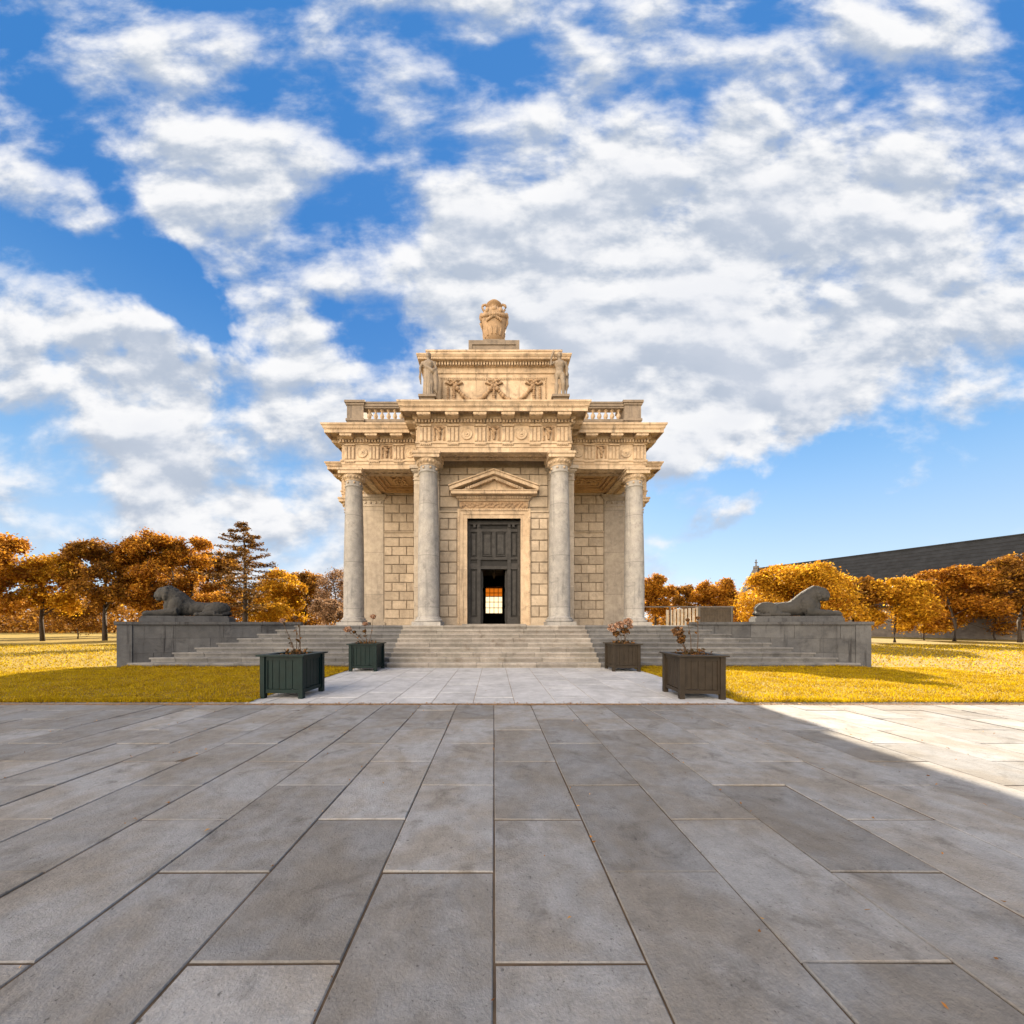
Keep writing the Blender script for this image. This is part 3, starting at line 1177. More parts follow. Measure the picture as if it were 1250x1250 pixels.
def raking(mb, xo, xi, z0, dz, y0, y1):
    """a pair of sloping bars of the pediment"""
    for s in (-1, 1):
        vs = []
        for y in (y0, y1):
            vs += [(s * xo, y, z0), (0, y, z0 + hz), (0, y, z0 + hz + dz), (s * xo, y, z0 + dz)]
        fs = [(0, 1, 2, 3), (7, 6, 5, 4), (0, 4, 5, 1), (1, 5, 6, 2), (2, 6, 7, 3), (3, 7, 4, 0)]
        if s < 0: fs = [tuple(reversed(q)) for q in fs]
        mb.add(vs, fs)


raking(pd, 2.20, 0, ZT, .17, yd - .58, yd - .002)
raking(pd, 2.25, 0, ZT + .171, .06, yd - .64, yd - .003)
raking(pd, 1.85, 0, ZT - .16, .15, yd - .34, yd - .004)
vs = [(-2.0, yd - .12, ZT), (2.0, yd - .12, ZT), (0, yd - .12, ZT + hz * .93), (-2.0, yd + .01, ZT), (2.0, yd + .01, ZT), (0, yd + .01, ZT + hz * .93)]
pd.add(vs, [(0, 1, 2), (5, 4, 3), (0, 3, 4, 1), (1, 4, 5, 2), (2, 5, 3, 0)])
for s in (-1, 1):
    for q in range(11):
        x = s * (.15 + q * .125)
        zz = ZT + hz * (1 - abs(x) / 2.2) - .15
        pd.box(x - .035, x + .035, yd - .42, yd - .30, zz - .08, zz + .05)
tpart(pd, 'pediment', M['warm'], dsur)

# the door itself, dark oak, open in the lower middle
dy_ = yd + .42
dr = MB()
xo = DW + .01
# opening half width .68, top 4.55
OW, OZ = .68, 4.55
dr.box(-xo, -OW, dy_, dy_ + .10, P + .02, DZ)
dr.box(OW, xo, dy_, dy_ + .10, P + .02, DZ)
dr.box(-OW, OW, dy_, dy_ + .10, OZ, DZ)
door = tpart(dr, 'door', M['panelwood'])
fr = MB()
for s in (-1, 1):
    for (a, b) in ((1.22, 1.345), (.69, .87)):
        x0, x1 = sorted((s * a, s * b))
        fr.box(x0, x1, dy_ - .09, dy_ - .002, P + .02, DZ - .22)
    for (z0, z1) in ((P + .02, P + .42), (4.55, 4.85), (5.05, 5.17), (6.48, 6.62)):
        x0, x1 = sorted((s * .872, s * 1.218))
        fr.box(x0, x1, dy_ - .07, dy_ - .003, z0, z1)
    x0, x1 = sorted((s * .96, s * 1.13))
    fr.box(x0, x1, dy_ - .045, dy_ - .004, P + .52, 4.45)
    fr.box(x0, x1, dy_ - .045, dy_ - .004, 5.27, 6.38)
for (z0, z1, p) in ((OZ, OZ + .16, .10), (OZ + .48, OZ + .62, .10), (6.48, 6.62, .10)):
    fr.box(-.688, .688, dy_ - p, dy_ - .003, z0, z1)
for (a, b) in ((-.688, -.60), (-.09, .09), (.60, .688)):
    fr.box(a, b, dy_ - .075, dy_ - .003, OZ + .62, 6.48)
for s in (-1, 1):
    x0, x1 = sorted((s * .19, s * .50))
    fr.box(x0, x1, dy_ - .03, dy_ - .003, 5.32, 6.36)
    x0, x1 = sorted((s * .13, s * .56))
    for (z0, z1) in ((5.22, 5.27), (6.40, 6.45)):
        fr.box(x0, x1, dy_ - .06, dy_ - .003, z0, z1)
fr.box(-1.35, 1.35, dy_ - .14, dy_ - .003, DZ - .215, DZ - .10)
fr.box(-1.35, 1.35, dy_ - .10, dy_ - .003, DZ - .098, DZ - .005)
for x in (-1.0, -.78, .78, 1.0):
    fr.box(x - .06, x + .06, dy_ - .17, dy_ - .14, DZ - .36, DZ - .2)
tpart(fr, 'door_frame', M['wood'], door)
for s in (-1, 1):
    lf = MB()
    x0, x1 = sorted((s * .60, s * .67))
    lf.box(x0, x1, dy_ + .11, dy_ + .80, P + .02, 4.5)
    for z0 in (P + .2, 2.7, 3.6):
        x0, x1 = sorted((s * .575, s * .598))
        lf.box(x0, x1, dy_ + .2, dy_ + .7, z0, z0 + .7)
    tpart(lf, 'door_leaf', M['wood'], door)
tpart(MB().box(-1.6, 1.6, yd - .35, yd + .6, P, P + .075), 'threshold', M['steps_mid'])
# hall behind
hl = MB()
hx, hy0, hy1, hz1 = 2.2, yd + .56, CY + AL - .02, 6.2
hl.add([(-hx, hy0, P + .01), (hx, hy0, P + .01), (hx, hy1, P + .01), (-hx, hy1, P + .01), (-hx, hy0, hz1), (hx, hy0, hz1), (hx, hy1, hz1), (-hx, hy1, hz1)],
       [(0, 1, 2, 3), (7, 6, 5, 4), (1, 5, 6, 2), (3, 7, 4, 0)])
yb = CY + AL - TH
hl.box(-hx, -.80, yb - .05, yb - .002, P + .02, hz1)
hl.box(.80, hx, yb - .05, yb - .002, P + .02, hz1)
hl.box(-.80, .80, yb - .05, yb - .002, 5.28, hz1)
hl.box(-.80, .80, yb - .05, yb - .002, P + .02, 2.66)
hl.box(-hx, -.70, hy0, hy0 + .02, P + .02, hz1)
hl.box(.70, hx, hy0, hy0 + .02, P + .02, hz1)
hl.box(-.70, .70, hy0, hy0 + .02, 4.6, hz1)
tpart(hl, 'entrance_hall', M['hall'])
# window at the far end: pale translucent glass, amber blind above
def translucent(name, col):
    m, nt, b = base_mat(name)
    t = nt.new('ShaderNodeBsdfTranslucent')
    t.inputs['Color'].default_value = c4(col)
    ms = nt.new('ShaderNodeMixShader')
    ms.inputs[0].default_value = .85
    b.inputs['Base Color'].default_value = c4(col)
    out = [n for n in nt.n if n.type == 'OUTPUT_MATERIAL'][0]
    nt.l.new(b.outputs[0], ms.inputs[1])
    nt.l.new(t.outputs[0], ms.inputs[2])
    nt.l.new(ms.outputs[0], out.inputs['Surface'])
    return m


wf = MB()
yw = yb + .30
for x in (-.80, -.40, 0, .40, .80):
    wf.box(x - .028, x + .028, yw - .03, yw + .02, 2.70, 5.2)
for z in (2.72, 3.25, 3.80, 4.32, 4.66, 5.18):
    wf.box(-.82, .82, yw - .035, yw + .015, z - .03, z + .03)
win = tpart(wf, 'window', M['bar'])
tpart(MB().box(-.82, .82, yw + .03, yw + .04, 2.70, 4.32), 'window_pane', translucent('frosted_pane', (.66, .62, .54)), win)
tpart(MB().box(-.82, .82, yw + .03, yw + .04, 4.322, 5.20), 'window_blind', translucent('amber_blind', (.42, .22, .06)), win)
lan = MB()
lan.tube([(0, 21, 6.2), (0, 21, 4.75)], .012, 6)
lan.lathe([(.02, 4.35), (.07, 4.42), (.09, 4.62), (.05, 4.70), (.015, 4.76)], 12, Matrix.Translation((0, 21, 0)))
tag(lan.obj('lantern', M['rust'], angle=40), 'small hanging lantern inside the open doorway of the temple', 'lantern')
tb = empty('console_table', (0, yb - .42, P + .01))
tag(tb, 'small dark table under the lit window at the back of the hall', 'table')
mb = MB().box(-.62, .62, -.25, .25, .80, .86)
mb.obj('table_top', M['wood'], tb)
for sx in (-1, 1):
    for sy in (-1, 1):
        MB().box(sx * .56 - .035, sx * .56 + .035, sy * .2 - .035, sy * .2 + .035, 0, .798).obj('leg', M['wood'], tb)

# ---- balustrades over the corner bays
bal_prof = [(.10, 0), (.10, .05), (.055, .07), (.045, .10), (.09, .16), (.12, .24), (.10, .32), (.05, .41), (.045, .47), (.075, .50), (.10, .51), (.10, .565)]
bal_src = None
for s in (-1, 1):
    root = MB()
    zb = 11.76
    yf = 18.62      # front of the balustrade run
    x_out = s * 7.66
    x_in = s * 3.5
    xa, xb = sorted((s * 6.74, x_in))
    root.box(xa, xb, yf + .06, yf + .46, zb - .06, 12.20)     # plinth run
    root.box(xa, xb, yf + .05, yf + .47, 12.201, 12.33)
    root.box(xa, xb, yf + .06, yf + .46, 12.90, 12.98)
    root.box(xa, xb, yf + .02, yf + .50, 12.981, 13.12)
    root.box(xa, xb, yf - .01, yf + .53, 13.121, 13.20)
    # return along the side
    xr0, xr1 = sorted((s * 7.24, s * 7.64))
    root.box(xr0, xr1, yf + 1.1, 22.6, zb - .06, 12.30)
    root.box(xr0, xr1, yf + 1.1, 22.6, 12.90, 13.12)
    rail = tpart(root, 'balustrade', M['grey'])
    ped = MB()
    p0, p1 = sorted((s * 6.74, s * 7.60))
    ped.box(p0, p1, yf, yf + 1.06, zb - .06, 12.20)
    ped.box(p0 - .05, p1 + .05, yf - .05, yf + 1.11, 12.20 + .001, 12.32)
    ped.box(p0, p1, yf, yf + 1.06, 12.321, 13.02)
    ped.box(p0 - .05, p1 + .05, yf - .05, yf + 1.11, 13.021, 13.12)
    ped.box(p0 - .10, p1 + .10, yf - .10, yf + 1.16, 13.121, 13.24)
    tpart(ped, 'pedestal', M['grey'], rail)
    nb = 9
    for q in range(nb):
        x = s * (6.52 - q * .335)
        if bal_src is None:
            bal_src = MB().lathe(bal_prof, 14).obj('baluster', M['warm'], rail, angle=50)
            ob = bal_src
        else:
            ob = bal_src.copy()
            COL.objects.link(ob)
            ob.parent = rail
        ob.location = (x, yf + .26, 12.335)
    for q in range(8):
        ob = bal_src.copy()
        COL.objects.link(ob)
        ob.parent = rail
        ob.location = (s * 7.44, yf + 1.4 + q * .335, 12.32)

# ---- attic
AW, AF = 3.41, AL          # half width, front at -AL
att = MB()
rect = [(-AW, CY - AF), (AW, CY - AF), (AW, CY + AF), (-AW, CY + AF)]
ap = [(-.6, 11.72), (0, 11.72), (0, 14.40), (.05, 14.41), (.06, 14.455), (0, 14.47), (0, 14.72), (.05, 14.74), (.06, 14.77), (.06, 14.78), (.06, 14.88), (.14, 14.89), (.37, 14.90),
      (.37, 15.0), (.40, 15.02), (.45, 15.09), (.45, 15.14), (.40, 15.15), (0.03, 15.17), (.03, 15.52), (.06, 15.53), (.06, 15.60), (-.6, 15.60)]
att.sweep(rect, ap)
att.ngon([(-AW + .5, CY - AF + .5), (AW - .5, CY - AF + .5), (AW - .5, CY + AF - .5), (-AW + .5, CY + AF - .5)], 15.59)
ad = att
yf = CY - AF
# dentils on three sides
n = 50
for q in range(n):
    x = -AW - .1 + (2 * AW + .2) * (q + .5) / n
    ad.box(x - .04, x + .04, yf - .22, yf - .05, 14.73, 14.885)
for s in (-1, 1):
    for q in range(110):
        y = yf - .1 + q * .123
        x0, x1 = sorted((s * (AW + .05), s * (AW + .20)))
        ad.box(x0, x1, y - .035, y + .035, 14.76, 14.875)
# bead band on the cornice
for q in range(80):
    x = -AW - .36 + (2 * AW + .72) * (q + .5) / 80
    ad.ball((x, yf - .375, 14.955), (.035, .025, .035), 6, 4)
# panel frame
for q in range(58):
    ad.ball((-2.62 + q * 5.24 / 57, yf - .02, 14.13), (.038, .04, .05), 6, 4)
for s in (-1, 1):
    for q in range(14):
        ad.ball((s * 2.62, yf - .02, 14.05 - q * .1), (.04, .04, .038), 6, 4)
ad.box(-2.72, 2.72, yf - .035, yf + .01, 14.185, 14.22)
for s in (-1, 1):
    x0, x1 = sorted((s * 2.70, s * 3.40))
    ad.box(x0, x1, yf - .05, yf + .01, 11.8, 14.25)
attic = tpart(att, 'attic', M['warm'])
# garlands with bows
for xc in (-2.02, 0.0, 2.02):
    gm = MB()
    zt = 13.93
    for s in (-1, 1):
        gm.tube([(xc, yf - .07, zt), (xc + s * .14, yf - .1, zt + .12), (xc + s * .26, yf - .09, zt + .06), (xc + s * .16, yf - .08, zt - .02), (xc, yf - .07, zt)], [.05, .065, .065, .05, .04], 7)
        gm.tube([(xc, yf - .07, zt), (xc + s * .2, yf - .08, zt - .1), (xc + s * .38, yf - .08, zt + .0), (xc + s * .46, yf - .07, zt - .06)], [.05, .055, .055, .03], 7)
        inner = (xc == 0) or (s * xc < 0)
        if inner:
            for q in range(11):
                t = q / 10
                gm.ball((xc + s * (.08 + .98 * t), yf - .08, zt - .18 - .78 * (1 - (1 - t) ** 2)), .10 + .025 * math.sin(q * 2.1), 8, 6)
        else:
            for q in range(8):
                gm.ball((xc + s * .30, yf - .07, zt - .25 - q * .10), .06 + .012 * (q % 2), 7, 5)
    for q in range(9):
        gm.ball((xc, yf - .08, zt - .12 - q * .105), (.07 + .02 * (q % 3), .07, .06), 8, 6)
    gm.ball((xc, yf - .1, zt), .075, 8, 6)
    tpart(gm, 'garland', M['ornament'], attic, smooth=True)
# urn pedestal
up = MB()
ypf = 18.62
up.box(-1.26, 1.26, ypf, ypf + 1.6, 15.55, 16.24)
up.box(-1.31, 1.31, ypf - .05, ypf + 1.65, 16.241, 16.34)
up.box(-1.31, -1.13, ypf - .05, ypf - .001, 15.56, 16.238)
up.box(1.13, 1.31, ypf - .05, ypf - .001, 15.56, 16.238)
up.box(-1.128, 1.128, ypf - .05, ypf - .001, 16.12, 16.238)
up.box(-.57, .57, ypf + .08, ypf + 1.2, 16.341, 16.50)
tpart(up, 'attic_pedestal', M['grey'], attic)

# ---- urn on top
urn = empty('urn', (0, 19.28, 16.502))
tag(urn, 'large carved stone urn with looped handles standing on the top of the temple', 'urn')
ub = MB()
ub.lathe([(.36, 0), (.38, .06), (.36, .12), (.33, .16), (.42, .24), (.50, .36), (.56, .60), (.63, .90), (.69, 1.20), (.71, 1.42), (.68, 1.54), (.60, 1.66), (.46, 1.74), (.33, 1.80), (.29, 1.86), (.29, 1.98),
          (.35, 2.08), (.42, 2.13), (.43, 2.18), (.40, 2.21), (.36, 2.24), (.30, 2.32), (.2, 2.38), (.08, 2.41), (0.01, 2.415)], 40)
uo = ub
for q in range(24):
    a = -PI / 2 + (q - 11.5) * .115
    sag = .34 * (1 - ((q - 11.5) / 11.5) ** 2)
    uo.ball((.70 * math.cos(a), .70 * math.sin(a), 1.52 - sag), (.085, .085, .085 + .02 * (q % 2)), 8, 5)
for q in range(10):
    a = -PI / 2 + (q - 4.5) * .12
    uo.ball((.69 * math.cos(a), .69 * math.sin(a), 1.12 - .03 * abs(q - 4.5)), (.07, .06, .08), 7, 5)
for s in (-1, 1):
    uo.ball((s * .66, -.12, 1.50), (.13, .2, .20), 8, 6)
    uo.ball((s * .34, -.60, 1.48), (.12, .1, .14), 8, 6)
    uo.tube([(s * .66, -.2, 1.4), (s * .70, -.2, 1.1), (s * .64, -.22, .8)], [.09, .07, .02], 8)
uo.ball((0, -.66, 1.50), (.17, .1, .13), 8, 6)
for q in range(14):
    a = q * 2 * PI / 14
    uo.tube([(.48 * math.cos(a), .48 * math.sin(a), .36), (.56 * math.cos(a), .56 * math.sin(a), .55), (.60 * math.cos(a), .60 * math.sin(a), .75)], [.06, .05, .015], 6)
    uo.ball((.29 * math.cos(a), .29 * math.sin(a), 1.95), (.05, .05, .08), 7, 5)
uo.obj('body', M['ornament'], urn, angle=50)
for s in (-1, 1):
    hd = MB().tube([(s * .34, -.05, 2.12), (s * .46, -.07, 2.22), (s * .58, -.08, 2.18), (s * .63, -.08, 2.06), (s * .58, -.08, 1.94), (s * .50, -.07, 1.87), (s * .46, -.06, 1.80)], [.05, .06, .06, .055, .055, .06, .05], 8)
    hd.ball((s * .60, -.08, 2.14), (.075, .06, .075), 7, 5)
    hd.obj('handle', M['ornament'], urn, smooth=True)

# ---- statues at the attic corners


def statue(draped):
    b = MB()
    E = lambda c, r, rx=0, ry=0: b.ball(c, r, 14, 9, R=Matrix.Rotation(ry, 3, 'Y') @ Matrix.Rotation(rx, 3, 'X'))
    # legs
    hip = 1.02
    b.tube([(-.11, 0, hip), (-.13, -.03, .56), (-.13, .0, .12), (-.13, -.02, .04)], [.135, .095, .065, .06], 12)
    b.tube([(.11, 0, hip), (.15, -.10, .58), (.17, .0, .14), (.18, -.02, .05)], [.135, .095, .065, .06], 12)
    E((-.13, -.09, .045), (.055, .13, .045))
    E((.19, -.10, .045), (.055, .13, .045))
    # trunk
    E((0, 0, 1.05), (.20, .15, .17))
    E((.0, -.01, 1.22), (.17, .13, .2))
    E((.0, -.02, 1.42), (.215, .15, .21))
    E((0, 0, 1.55), (.24, .11, .09))
    for s in (-1, 1): E((s * .09, -.11, 1.45), (.09, .06, .08))
    b.tube([(0, 0, 1.56), (0, -.02, 1.72)], [.075, .065], 10)
    E((0, -.03, 1.82), (.095, .115, .135))
    E((0, .01, 1.86), (.115, .125, .12))
    E((0, .06, 1.80), (.10, .10, .11))
    E((0, -.14, 1.815), (.02, .035, .03))
    E((0, -.105, 1.75), (.05, .04, .03))
    if draped:
        # long robe falling to the feet with folds, cloak over one arm
        b.lathe([(.20, .03), (.19, .3), (.19, .7), (.20, 1.0), (.17, 1.2)], 16)
        rr = random.Random(3)
        for q in range(16):
            a = q * 2 * PI / 16 + rr.uniform(-.1, .1)
            b.tube([(.19 * math.cos(a), .17 * math.sin(a), 1.25), (.20 * math.cos(a + .15), .19 * math.sin(a + .15), .7), (.215 * math.cos(a), .22 * math.sin(a), .04)], [.03, .035, .045], 7)
        b.tube([(.24, 0, 1.55), (.33, -.02, 1.28), (.26, -.2, 1.12)], [.075, .06, .05], 10)
        b.tube([(-.24, 0, 1.55), (-.36, .0, 1.3), (-.33, -.12, 1.05)], [.075, .06, .045], 10)
        b.tube([(.3, -.08, 1.2), (.34, -.05, .8), (.33, -.03, .35), (.36, -.02, .2)], [.09, .11, .09, .03], 9)
        b.tube([(-.23, -.05, 1.5), (-.05, -.17, 1.25), (.2, -.16, 1.08), (.32, -.05, 1.0)], [.07, .075, .08, .06], 9)
        b.tube([(-.33, -.1, 1.05), (-.36, -.05, .9), (-.33, 0, .62)], [.05, .06, .03], 8)
    else:
        b.tube([(-.24, 0, 1.55), (-.38, -.03, 1.42), (-.36, -.12, 1.72), (-.30, -.12, 1.84)], [.075, .065, .05, .045], 10)
        E((-.28, -.12, 1.90), (.06, .05, .07))
        b.tube([(.24, 0, 1.55), (.35, .04, 1.3), (.31, -.06, 1.03)], [.075, .06, .045], 10)
        E((.31, -.08, .97), (.05, .05, .07))
        b.tube([(.30, .08, 1.0), (.33, .1, .6), (.30, .1, .02)], [.08, .11, .14], 9)
        b.tube([(.25, .08, 1.5), (.36, .12, 1.1), (.34, .12, .7)], [.05, .08, .08], 8)
    return b


for s, dr_ in ((-1, True), (1, False)):
    root = empty('statue', (s * 3.20, 17.62, 11.79))
    base = MB()
    base.box(-.34, .34, -.3, .36, 0.0, .81)
    base.box(-.42, .42, -.40, .42, .811, .92)
    base.obj('pedestal', M['grey'], root)
    fg = sculpt('figure', statue(dr_), M['statue'], .018, 2, root, (0, 0, .912))
    fg.scale = (1.13, 1.13, 1.16)
    tag(root, ('grey statue of a figure in a long draped robe at the left attic corner' if dr_ else
               'grey statue of a bare figure raising one arm at the right attic corner'), 'statue')

# ------------------------------------------------------------------ planters


def planter_parts(paint):
    root = empty('planter_box')
    W = .50
    H = 1.04
    for sx in (-1, 1):
        for sy in (-1, 1):
            bx = MB().box(-.055, .055, -.055, .055, 0, .96)
            ob = bx.obj('post', paint, root, loc=(sx * (W - .055), sy * (W - .055), 0))
            bv = ob.modifiers.new('b', 'BEVEL')
            bv.width = .006
            bv.segments = 2
    for k in range(4):
        Mk = Matrix.Rotation(k * PI / 2, 4, 'Z')
        pn = MB()
        x = -W + .112
        ww = (2 * W - .224) / 5
        for q in range(5):
            pn.box(x + q * ww + .004, x + (q + 1) * ww - .004, -W + .055, -W + .075, .21, .93, Mk)
        pn.box(-W + .11, W - .11, -W + .076, -W + .09, .21, .93, Mk)
        ob = pn.obj('panel', paint, root)
        bv = ob.modifiers.new('b', 'BEVEL')
        bv.width = .004
        bv.segments = 1
        bv.limit_method = 'ANGLE'
        rl = MB().box(-W + .112, W - .112, -W + .03, -W + .085, .12, .205, Mk)
        rl.box(-W + .112, W - .112, -W + .03, -W + .085, .87, .955, Mk)
        rl.box(-W + .112, -W + .16, -W + .034, -W + .085, .206, .869, Mk)
        rl.box(W - .16, W - .112, -W + .034, -W + .085, .206, .869, Mk)
        rl.obj('rail', paint, root)
    rim = MB()
    o_, i_ = W + .055, W - .12
    for k in range(4):
        Mk = Matrix.Rotation(k * PI / 2, 4, 'Z')
        vs = []
        for z in (.962, 1.0):
            vs += [(-o_, -o_, z), (o_, -o_, z), (i_, -i_, z), (-i_, -i_, z)]
        rim.add(vs, [(3, 2, 1, 0), (4, 5, 6, 7), (0, 1, 5, 4), (1, 2, 6, 5), (2, 3, 7, 6), (3, 0, 4, 7)], Mk)
    ob = rim.obj('rim', paint, root)
    so = MB()
    N = 10
    vs = []
    for i in range(N + 1):
        for j in range(N + 1):
            vs.append((-.4 + .8 * i / N, -.4 + .8 * j / N, .93 + random.uniform(-.02, .045)))
    so.add(vs, [(i * (N + 1) + j, (i + 1) * (N + 1) + j, (i + 1) * (N + 1) + j + 1, i * (N + 1) + j + 1) for i in range(N) for j in range(N)])
    so.obj('soil', M['soil'], root)
    return root


PL = {}
pg = planter_parts(M['green'])
pg.location = (-4.84, 8.72, .002)
pg.rotation_euler.z = math.radians(-2)
tag(pg, 'dark green planter box at the near left of the path, tall thin stems inside', 'planter', 'wooden planters along the path')
p2 = copy_tree(pg)
p2.location = (-4.72, 13.42, .002)
p2.rotation_euler.z = math.radians(1)
p2['label'] = 'dark green wooden planter box at the foot of the steps, left of the path'
pb = planter_parts(M['brown'])
pb.location = (4.74, 8.62, .002)
pb.rotation_euler.z = math.radians(-3.5)
tag(pb, 'warm-lit brown wooden planter box at the near right edge of the path beside the sunlit lawn', 'planter', 'wooden planters along the path')
p4 = copy_tree(pb)
p4.location = (4.76, 13.40, .002)
p4.rotation_euler.z = math.radians(-1)
p4['label'] = 'warm-lit brown wooden planter box at the foot of the steps, right of the path'


def flower_head(parent, c, r, mat, n=160, seed=0):
    rg = np.random.default_rng(seed)
    d = rg.normal(0, 1, (n, 3))
    d /= np.linalg.norm(d, axis=1)[:, None]
    d[:, 2] *= .8
    ctr = np.array(c) + d * r * rg.uniform(.7, 1.05, n)[:, None]
    Q = leaf_quads(ctr, r * .32, rg)
    return quads_mesh('flower_head', Q, mat, parent, attr=rg.uniform(0, 1, n))


def leaf_quads(ctr, size, rg, flat=0.0, aspect=.6):
    n = len(ctr)
    u = rg.normal(0, 1, (n, 3))
    u[:, 2] *= (1 - flat)
    u /= np.linalg.norm(u, axis=1)[:, None]
    v = rg.normal(0, 1, (n, 3))
    v -= (v * u).sum(1)[:, None] * u
    v /= np.linalg.norm(v, axis=1)[:, None]
    s = size * rg.uniform(.6, 1.3, n)[:, None] if np.isscalar(size) else size[:, None]
    Q = np.zeros((n, 4, 3))
    w = np.cross(u, v) * s * .18
    Q[:, 0] = ctr - u * s
    Q[:, 1] = ctr + v * s * aspect + w
    Q[:, 2] = ctr + u * s
    Q[:, 3] = ctr - v * s * aspect + w
    return Q


def plant(loc, label, stems, leaves=60, seed=0, spread=.3):
    """stems: list of (base dx,dy, tip dx,dy,dz, head radius, material or None)"""
    root = empty('hydrangea', loc)
    tag(root, label, 'plant', 'faded hydrangeas in the planters')
    rg = np.random.default_rng(seed)
    st = MB()
    lc = []
    for i, (bx, by, tx, ty, tz, hr, hm) in enumerate(stems):
        mid = ((bx + tx) / 2 + rg.uniform(-.04, .04), (by + ty) / 2 + rg.uniform(-.04, .04), tz * .5)
        st.tube([(bx, by, -.05), mid, (tx, ty, tz)], [.011, .008, .006], 6)
        if hm: flower_head(root, (tx, ty, tz + hr * .3), hr, hm, seed=seed * 10 + i)
        for q in range(3):
            t = rg.uniform(.3, .95)
            lc.append((bx + (tx - bx) * t + rg.uniform(-.05, .05), by + (ty - by) * t + rg.uniform(-.05, .05), tz * t))
    for q in range(10):
        a = rg.uniform(0, 2 * PI)
        r = rg.uniform(.08, spread)
        st.tube([(r * .5 * math.cos(a), r * .5 * math.sin(a), -.03), (r * math.cos(a), r * math.sin(a), rg.uniform(.04, .16))], [.007, .004], 5)
    st.obj('stem', M['stem'], root)
    base = np.stack([rg.normal(0, spread * .6, leaves), rg.normal(0, spread * .6, leaves), rg.uniform(-.02, .12, leaves)], 1)
    base = np.clip(base, -.4, .4)
    ctr = np.concatenate([base, np.array(lc)])
    Q = leaf_quads(ctr, .05, rg)
    quads_mesh('leaf', Q, M['pleaf'], root, attr=rg.uniform(0, 1, len(Q)))
    return root


plant((-4.80, 8.72, .97), 'sparse hydrangea with tall thin stems in the near left planter',
      [(.02, 0, .0, .0, .88, .055, M['petal_b']), (.12, .02, .08, .0, .84, .0, None), (-.0, 0, -.38, .1, .80, .06, M['petal']), (-.05, .05, -.16, .1, .3, 0, None), (.0, .1, .03, .14, .72, 0, None)], 70, 1)
plant((-4.72, 13.42, .97), 'hydrangea with scattered orange dry heads leaning left, in the left planter by the steps',
      [(-.05, 0, -.72, .0, .50, .13, M['petal']), (0, 0, -.08, .0, .72, .09, M['petal']), (.05, 0, .22, .0, .98, .10, M['petal']), (0, 0, -.5, .05, .42, .07, M['pleaf']), (0, 0, -.1, 0, .45, .07, M['pleaf'])], 80, 2)
plant((4.76, 13.40, .97), 'hydrangea with a bunch of pale pink dry heads in the right planter by the steps',
      [(-.08, 0, -.36, .0, .55, .17, M['petal']), (0, 0, -.12, -.05, .66, .16, M['petal']), (.03, 0, .22, .0, .78, .15, M['petal']), (.05, 0, .12, .08, .45, .14, M['pleaf']), (-.05, 0, -.2, .05, .35, .12, M['pleaf']), (.05, 0, .32, .05, .62, .10, M['petal'])], 120, 3)
plant((4.74, 8.62, .97), 'hydrangea with one large brown dry head in the near right planter',
      [(-.15, 0, -.34, .0, .52, .13, M['petal_b']), (-.1, 0, -.24, .04, .40, .09, M['pleaf']), (-.02, 0, -.10, .02, .82, .045, M['petal_b']), (.12, 0, .13, .0, .86, .05, M['petal_b']), (-.1, 0, -.30, -.04, .32, .08, M['pleaf'])], 90, 4)

# ------------------------------------------------------------------ trees


